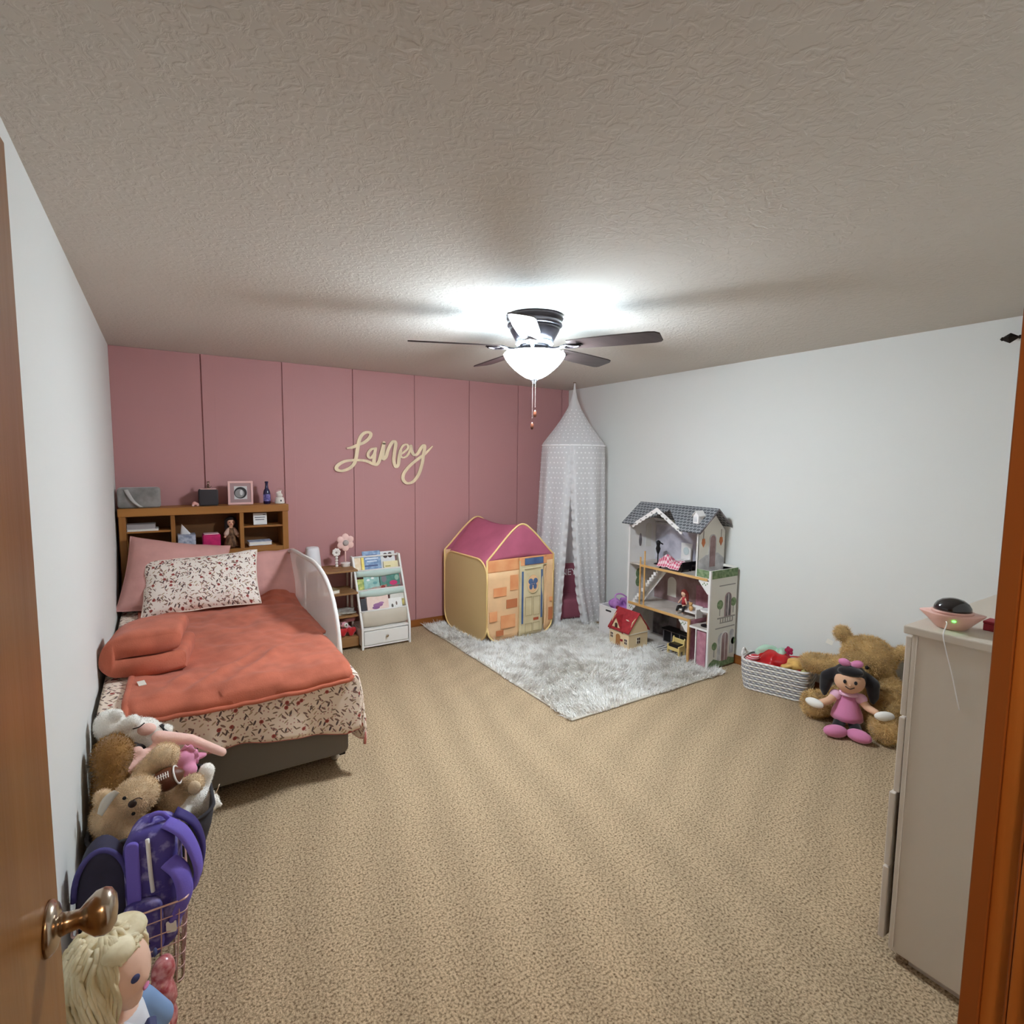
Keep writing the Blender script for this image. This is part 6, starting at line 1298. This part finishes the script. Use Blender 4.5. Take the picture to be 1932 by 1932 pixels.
# tan bear in front, head tilted, with a white tag on its ear
t = pl('tagged_bear', 'pale tan teddy lying sideways in front with a white tag on its ear', (.14, 2.26, .25))
g = MB().ell((.168,2.275,.435),(.070,.062,.066)).ell((.168,2.225,.447),(.036,.030,.034)).ell((.070,2.28,.455),(.030,.022,.032)).ell((.135,2.265,.365),(.034,.024,.030)).ell((.095,2.28,.375),(.068,.060,.075)).ell((.12,2.29,.30),(.085,.07,.07)).cap((.14,2.235,.335),(.155,2.215,.29),.028,.026)
o = remeshed(g, 'body', MATS['pl_tan'], t, .008, 4); fuzz(o, MATS['fur_tan'], 12000, .009, .0008)
MB().ell((.158,2.192,.452),(.013,.009,.013)).build('nose', MATS['nose_dark'], t, smooth=True)
MB().tube(catmull([(.160,2.190,.466),(.176,2.188,.470),(.186,2.196,.458)], 4), .0016, 6).build('mouth', MATS['nose_dark'], t)
for c in ((.135,2.215,.468), (.158,2.212,.405)): MB().ell(c, (.006,.005,.006)).build('eye', MATS['plush_black'], t, smooth=True)
g = MB(); g.grid(lambda a, b: (.122-.050*a-.022*b*math.sin(PI*(.2+.6*a)), 2.212+.010*math.sin(a*3), .494-.068*a+.022*b*math.sin(PI*(.2+.6*a))), 6, 3); g.build('tag', MATS['paper'], t, smooth=True, solid=.001)
# filler: the buried toys that carry the ones on top
t = pl('buried_plush', 'plush bodies buried under the heap inside the dark bin', (.2, 2.42, .02)); remeshed(MB().ell((.19,2.40,.16),(.14,.16,.13)).ell((.20,2.53,.22),(.13,.10,.16)).ell((.19,2.62,.36),(.12,.06,.12)), 'body', MATS['pl_brown'], t, .012, 4)

# ================================================================== pink wire basket with bags
wbk = thing('wire_basket', 'rose-coloured wire grid basket holding bags beside the left wall', 'basket', (.165, 1.98, 0))
mat('rose_wire', (206, 170, 160), .35, .5)
def wx(z): t = z/.30; return (.045-.022*t, .283+.022*t, 1.875-.040*t, 2.085+.030*t)
for z in (.005, .055, .105, .155, .205, .255, .300):
    a, b, c, d = wx(z); MB().tube([(p, q, z) for p, q in rrect(a, b, c, d, .018, 4)], .0034 if z > .29 else .0019, 6, closed=True).build('wire_ring', MATS['rose_wire'], wbk, smooth=True)
def upw(f0, f1): MB().tube([f0, f1], .0019, 6).build('wire_upright', MATS['rose_wire'], wbk)
a0, b0, c0, d0 = wx(.005); a1, b1, c1, d1 = wx(.30)
for k in range(6):
    t = (k+.5)/6; upw((a0+(b0-a0)*t, c0, .005), (a1+(b1-a1)*t, c1, .30)); upw((a0+(b0-a0)*t, d0, .005), (a1+(b1-a1)*t, d1, .30)); upw((a0+(b0-a0)*t, c0, .005), (a0+(b0-a0)*t, d0, .005))
for k in range(5):
    t = (k+.5)/5; upw((a0, c0+(d0-c0)*t, .005), (a1, c1+(d1-c1)*t, .30)); upw((b0, c0+(d0-c0)*t, .005), (b1, c1+(d1-c1)*t, .30))
# purple backpack
mat('bp_purple', (112, 96, 190), .7, bump=.2, bscale=200); mat('bp_tiedye', (78, 68, 140), .7, c2=(156, 148, 200), vscale=26, detail=7, lo=.34, hi=.5); mat('bp_dark', (56, 46, 110), .7)
bp_ = thing('backpack', 'purple tie-dye child backpack standing in the wire basket', 'backpack', (.235, 1.975, .10), math.radians(-12))
def bpl(mb, n, m, p=None, **k): return mb.build(n, MATS[m], p or bp_, world=False, **k)
g = MB(); g.prism([(a, b) for a, b in rrect(-.085, .055, .0, .40, .06, 6)], lambda a, b, d: (a, d, b), -.075, .06); bo2 = bpl(g, 'main_compartment', 'bp_tiedye', bevel=.03, seg=4, smooth=True)
bpl(MB().prism(rrect(-.080, .02, .02, .20, .03, 5), lambda a, b, d: (a, d, b), -.112, -.07), 'front_pocket', 'bp_tiedye', bevel=.012, seg=3, smooth=True)
bpl(MB().prism(rrect(-.070, -.034, .17, .385, .016, 5), lambda a, b, d: (a, d, b), -.088, -.074), 'side_panel', 'bp_purple', bevel=.004)
bpl(MB().tube(catmull([(-.012,-.079,.385),(-.008,-.080,.28),(-.004,-.081,.215)], 6), .006, 6), 'zip', 'plush_white', smooth=True)
bpl(MB().tube(catmull([(.030,-.04,.405),(.075,-.055,.375),(.105,-.06,.31),(.115,-.055,.24),(.10,-.04,.18)], 6), .026, 10, flat=.35), 'shoulder_strap', 'bp_purple', smooth=True)
bpl(MB().tube(catmull([(.040,-.075,.30),(.075,-.098,.27),(.085,-.105,.20),(.06,-.10,.13)], 6), .030, 10, flat=.4), 'shoulder_strap', 'bp_purple', smooth=True)
bpl(MB().tube(catmull([(.045,.02,.40),(.095,.02,.35),(.115,.03,.26),(.10,.04,.16)], 6), .024, 10, flat=.35), 'shoulder_strap', 'bp_dark', smooth=True)
bpl(MB().tube(catmull([(-.02,-.01,.398),(-.01,-.02,.425),(.015,-.02,.425),(.03,-.01,.398)], 5), .007, 8), 'top_handle', 'bp_purple', smooth=True)
bpl(MB().prism(rrect(.035, .062, .10, .135, .004), lambda a, b, d: (a, d, b), -.122, -.119), 'care_label', 'paper'); bpl(MB().ell((-.02,-.114,.075),(.010,.003,.006)), 'badge', 'plush_black')
# dark blue bag beside it
nb_ = thing('navy_bag', 'dark navy bag with arched purple rim in the wire basket', 'bag', (.09, 1.98, .10)); mat('navy_cloth', (58, 56, 78), .8, var=.2, vscale=9); mat('navy_rim', (74, 68, 128), .7)
g = MB().prism([(-.065,.0),(.055,.0),(.062,.20)]+[(.0625*math.cos(a_)-.0025, .20+.13*math.sin(a_)) for a_ in [PI*k/14 for k in range(1, 14)]]+[(-.067,.20)], lambda a, b, d: (a+.090, 1.98+d, b+.14), -.045, .05); g.build('body', MATS['navy_cloth'], nb_, bevel=.012, seg=3, smooth=True)
MB().tube([(.090-.0025+.066*math.cos(a_), 1.933, .34+.134*math.sin(a_)) for a_ in [PI*k/20 for k in range(21)]], .008, 8).build('rim', MATS['navy_rim'], nb_, smooth=True)
MB().bb(.045, .10, 1.925, 1.936, .16, .33).build('pocket', MATS['navy_rim'], nb_, bevel=.004)

# ================================================================== blond doll just inside the door, and a red toy behind it
hair_m = mat('blond_hair', (242, 232, 200), .6, c2=(214, 198, 156), vscale=30, stretch=(1,1,.35)); mat('doll_face', (240, 200, 178), .5); mat('doll_white', (226, 230, 238), .6); mat('doll_blue', (130, 162, 206), .6); mat('doll_navy', (60, 66, 110), .6)
bd = thing('blond_doll', 'blond toddler doll in white and blue sitting just behind the open door', 'doll', (.150, 1.485, 0), math.radians(-22))
def bdl(mb, n, m, **k): return mb.build(n, MATS[m], bd, world=False, **k)
def bdr(mb, n, m, vox, sm=4):
    mb.v = [tuple(full(bd)@Vector(v)) for v in mb.v]; return remeshed(mb, n, MATS[m], bd, vox, sm)
g = MB().ell((.01,-.012,.445),(.068,.066,.080)).ell((.052,-.032,.425),(.020,.022,.022)).ell((.074,-.022,.430),(.008,.007,.008)).ell((.038,-.02,.385),(.026,.028,.022)).cap((.0,0,.33),(0,0,.39),.024,.024).cap((0,0,.10),(0,0,.31),.062,.05).cap((.03,-.055,.30),(.07,-.075,.20),.022,.018).cap((.02,.055,.29),(.055,.085,.19),.022,.018).cap((.02,-.04,.06),(.17,-.06,.04),.036,.030).cap((.02,.04,.06),(.17,.06,.04),.036,.030)
bdr(g, 'body', 'doll_face', .007)
for s, m_ in ((-1, 'eye'),): bdl(MB().ell((.064,-.048,.455),(.005,.010,.009),(0,0,-.6)), 'eye', 'doll_navy', smooth=True); bdl(MB().ell((.077,.018,.455),(.005,.010,.009),(0,0,.3)), 'eye', 'doll_navy', smooth=True)
bdl(MB().ell((.072,-.020,.408),(.005,.012,.004)), 'mouth', 'rag_pink', smooth=True)
g = MB().ell((-.022,-.008,.470),(.074,.076,.078)).ell((-.045,-.03,.415),(.05,.05,.065)).ell((.018,-.038,.518),(.046,.036,.024)).ell((.010,.025,.520),(.05,.045,.028)).ell((-.045,.03,.405),(.05,.05,.07)).cap((-.022,-.062,.45),(-.012,-.066,.39),.026,.018).cap((.0,.066,.47),(.01,.064,.40),.024,.018)
o = bdr(g, 'hair', 'blond_hair', .008); lk = MB(); hc = Vector((-.018, -.008, .468)); hr = Vector((.080, .081, .082))
for k in range(150):
    az = rng.uniform(.55, 2*PI-.75) if k > 40 else rng.uniform(-.9, .9); el0 = rng.uniform(.5, 1.35); el1 = -.75 if k > 40 else rng.uniform(.35, .6); path = []
    ph = rng.uniform(0, 6); am = rng.uniform(.05, .16)
    for j in range(12):
        t = j/11; el = el0+(el1-el0)*t; a_ = az+am*math.sin(ph+t*7); q = 1.0+.05*math.sin(ph+t*9)+(.10*max(0, -el))
        path.append(hc+Vector((hr.x*q*math.cos(el)*math.cos(a_), hr.y*q*math.cos(el)*math.sin(a_), hr.z*q*math.sin(el)-(.06*t*t if k > 40 else 0))))
    lk.tube(path, [.0068*(1-.6*(j/11)**2) for j in range(12)], 5)
lo_ = bdl(lk, 'hair_locks', 'blond_hair', smooth=True); lo_['kind'] = 'stuff'
bdl(MB().lathe([(.10,.06),(.095,.12),(.075,.20),(.062,.27),(.052,.325),(.03,.345)], (0,0,0), 24), 'dress', 'doll_white', smooth=True)
bdl(MB().cap((.03,-.06,.312),(.062,-.078,.245),.036,.034), 'sleeve', 'doll_white', smooth=True); bdl(MB().cap((.020,.058,.295),(.050,.082,.225),.034,.032), 'sleeve', 'doll_blue', smooth=True)
bdl(MB().lathe([(.115,.03),(.108,.07),(.098,.11)], (0.01,0,0), 24), 'skirt', 'doll_blue', smooth=True); bdl(MB().box((.075,-.02,.30),(.02,.03,.03),(.3,.4,.6)), 'bow', 'doll_navy', bevel=.004)
t = heap('red_sequin_toy', 'pinkish red sparkly toy on the floor between doll and wire basket', 'toy', mat('sequin_red', (168, 70, 76), .25, c2=(206, 140, 140), vscale=60, spec=.6), [((.21,1.70,.06),(.06,.05,.06)),((.225,1.69,.14),(.045,.04,.06)),((.235,1.70,.21),(.03,.03,.04))], .008, 'body', .008)
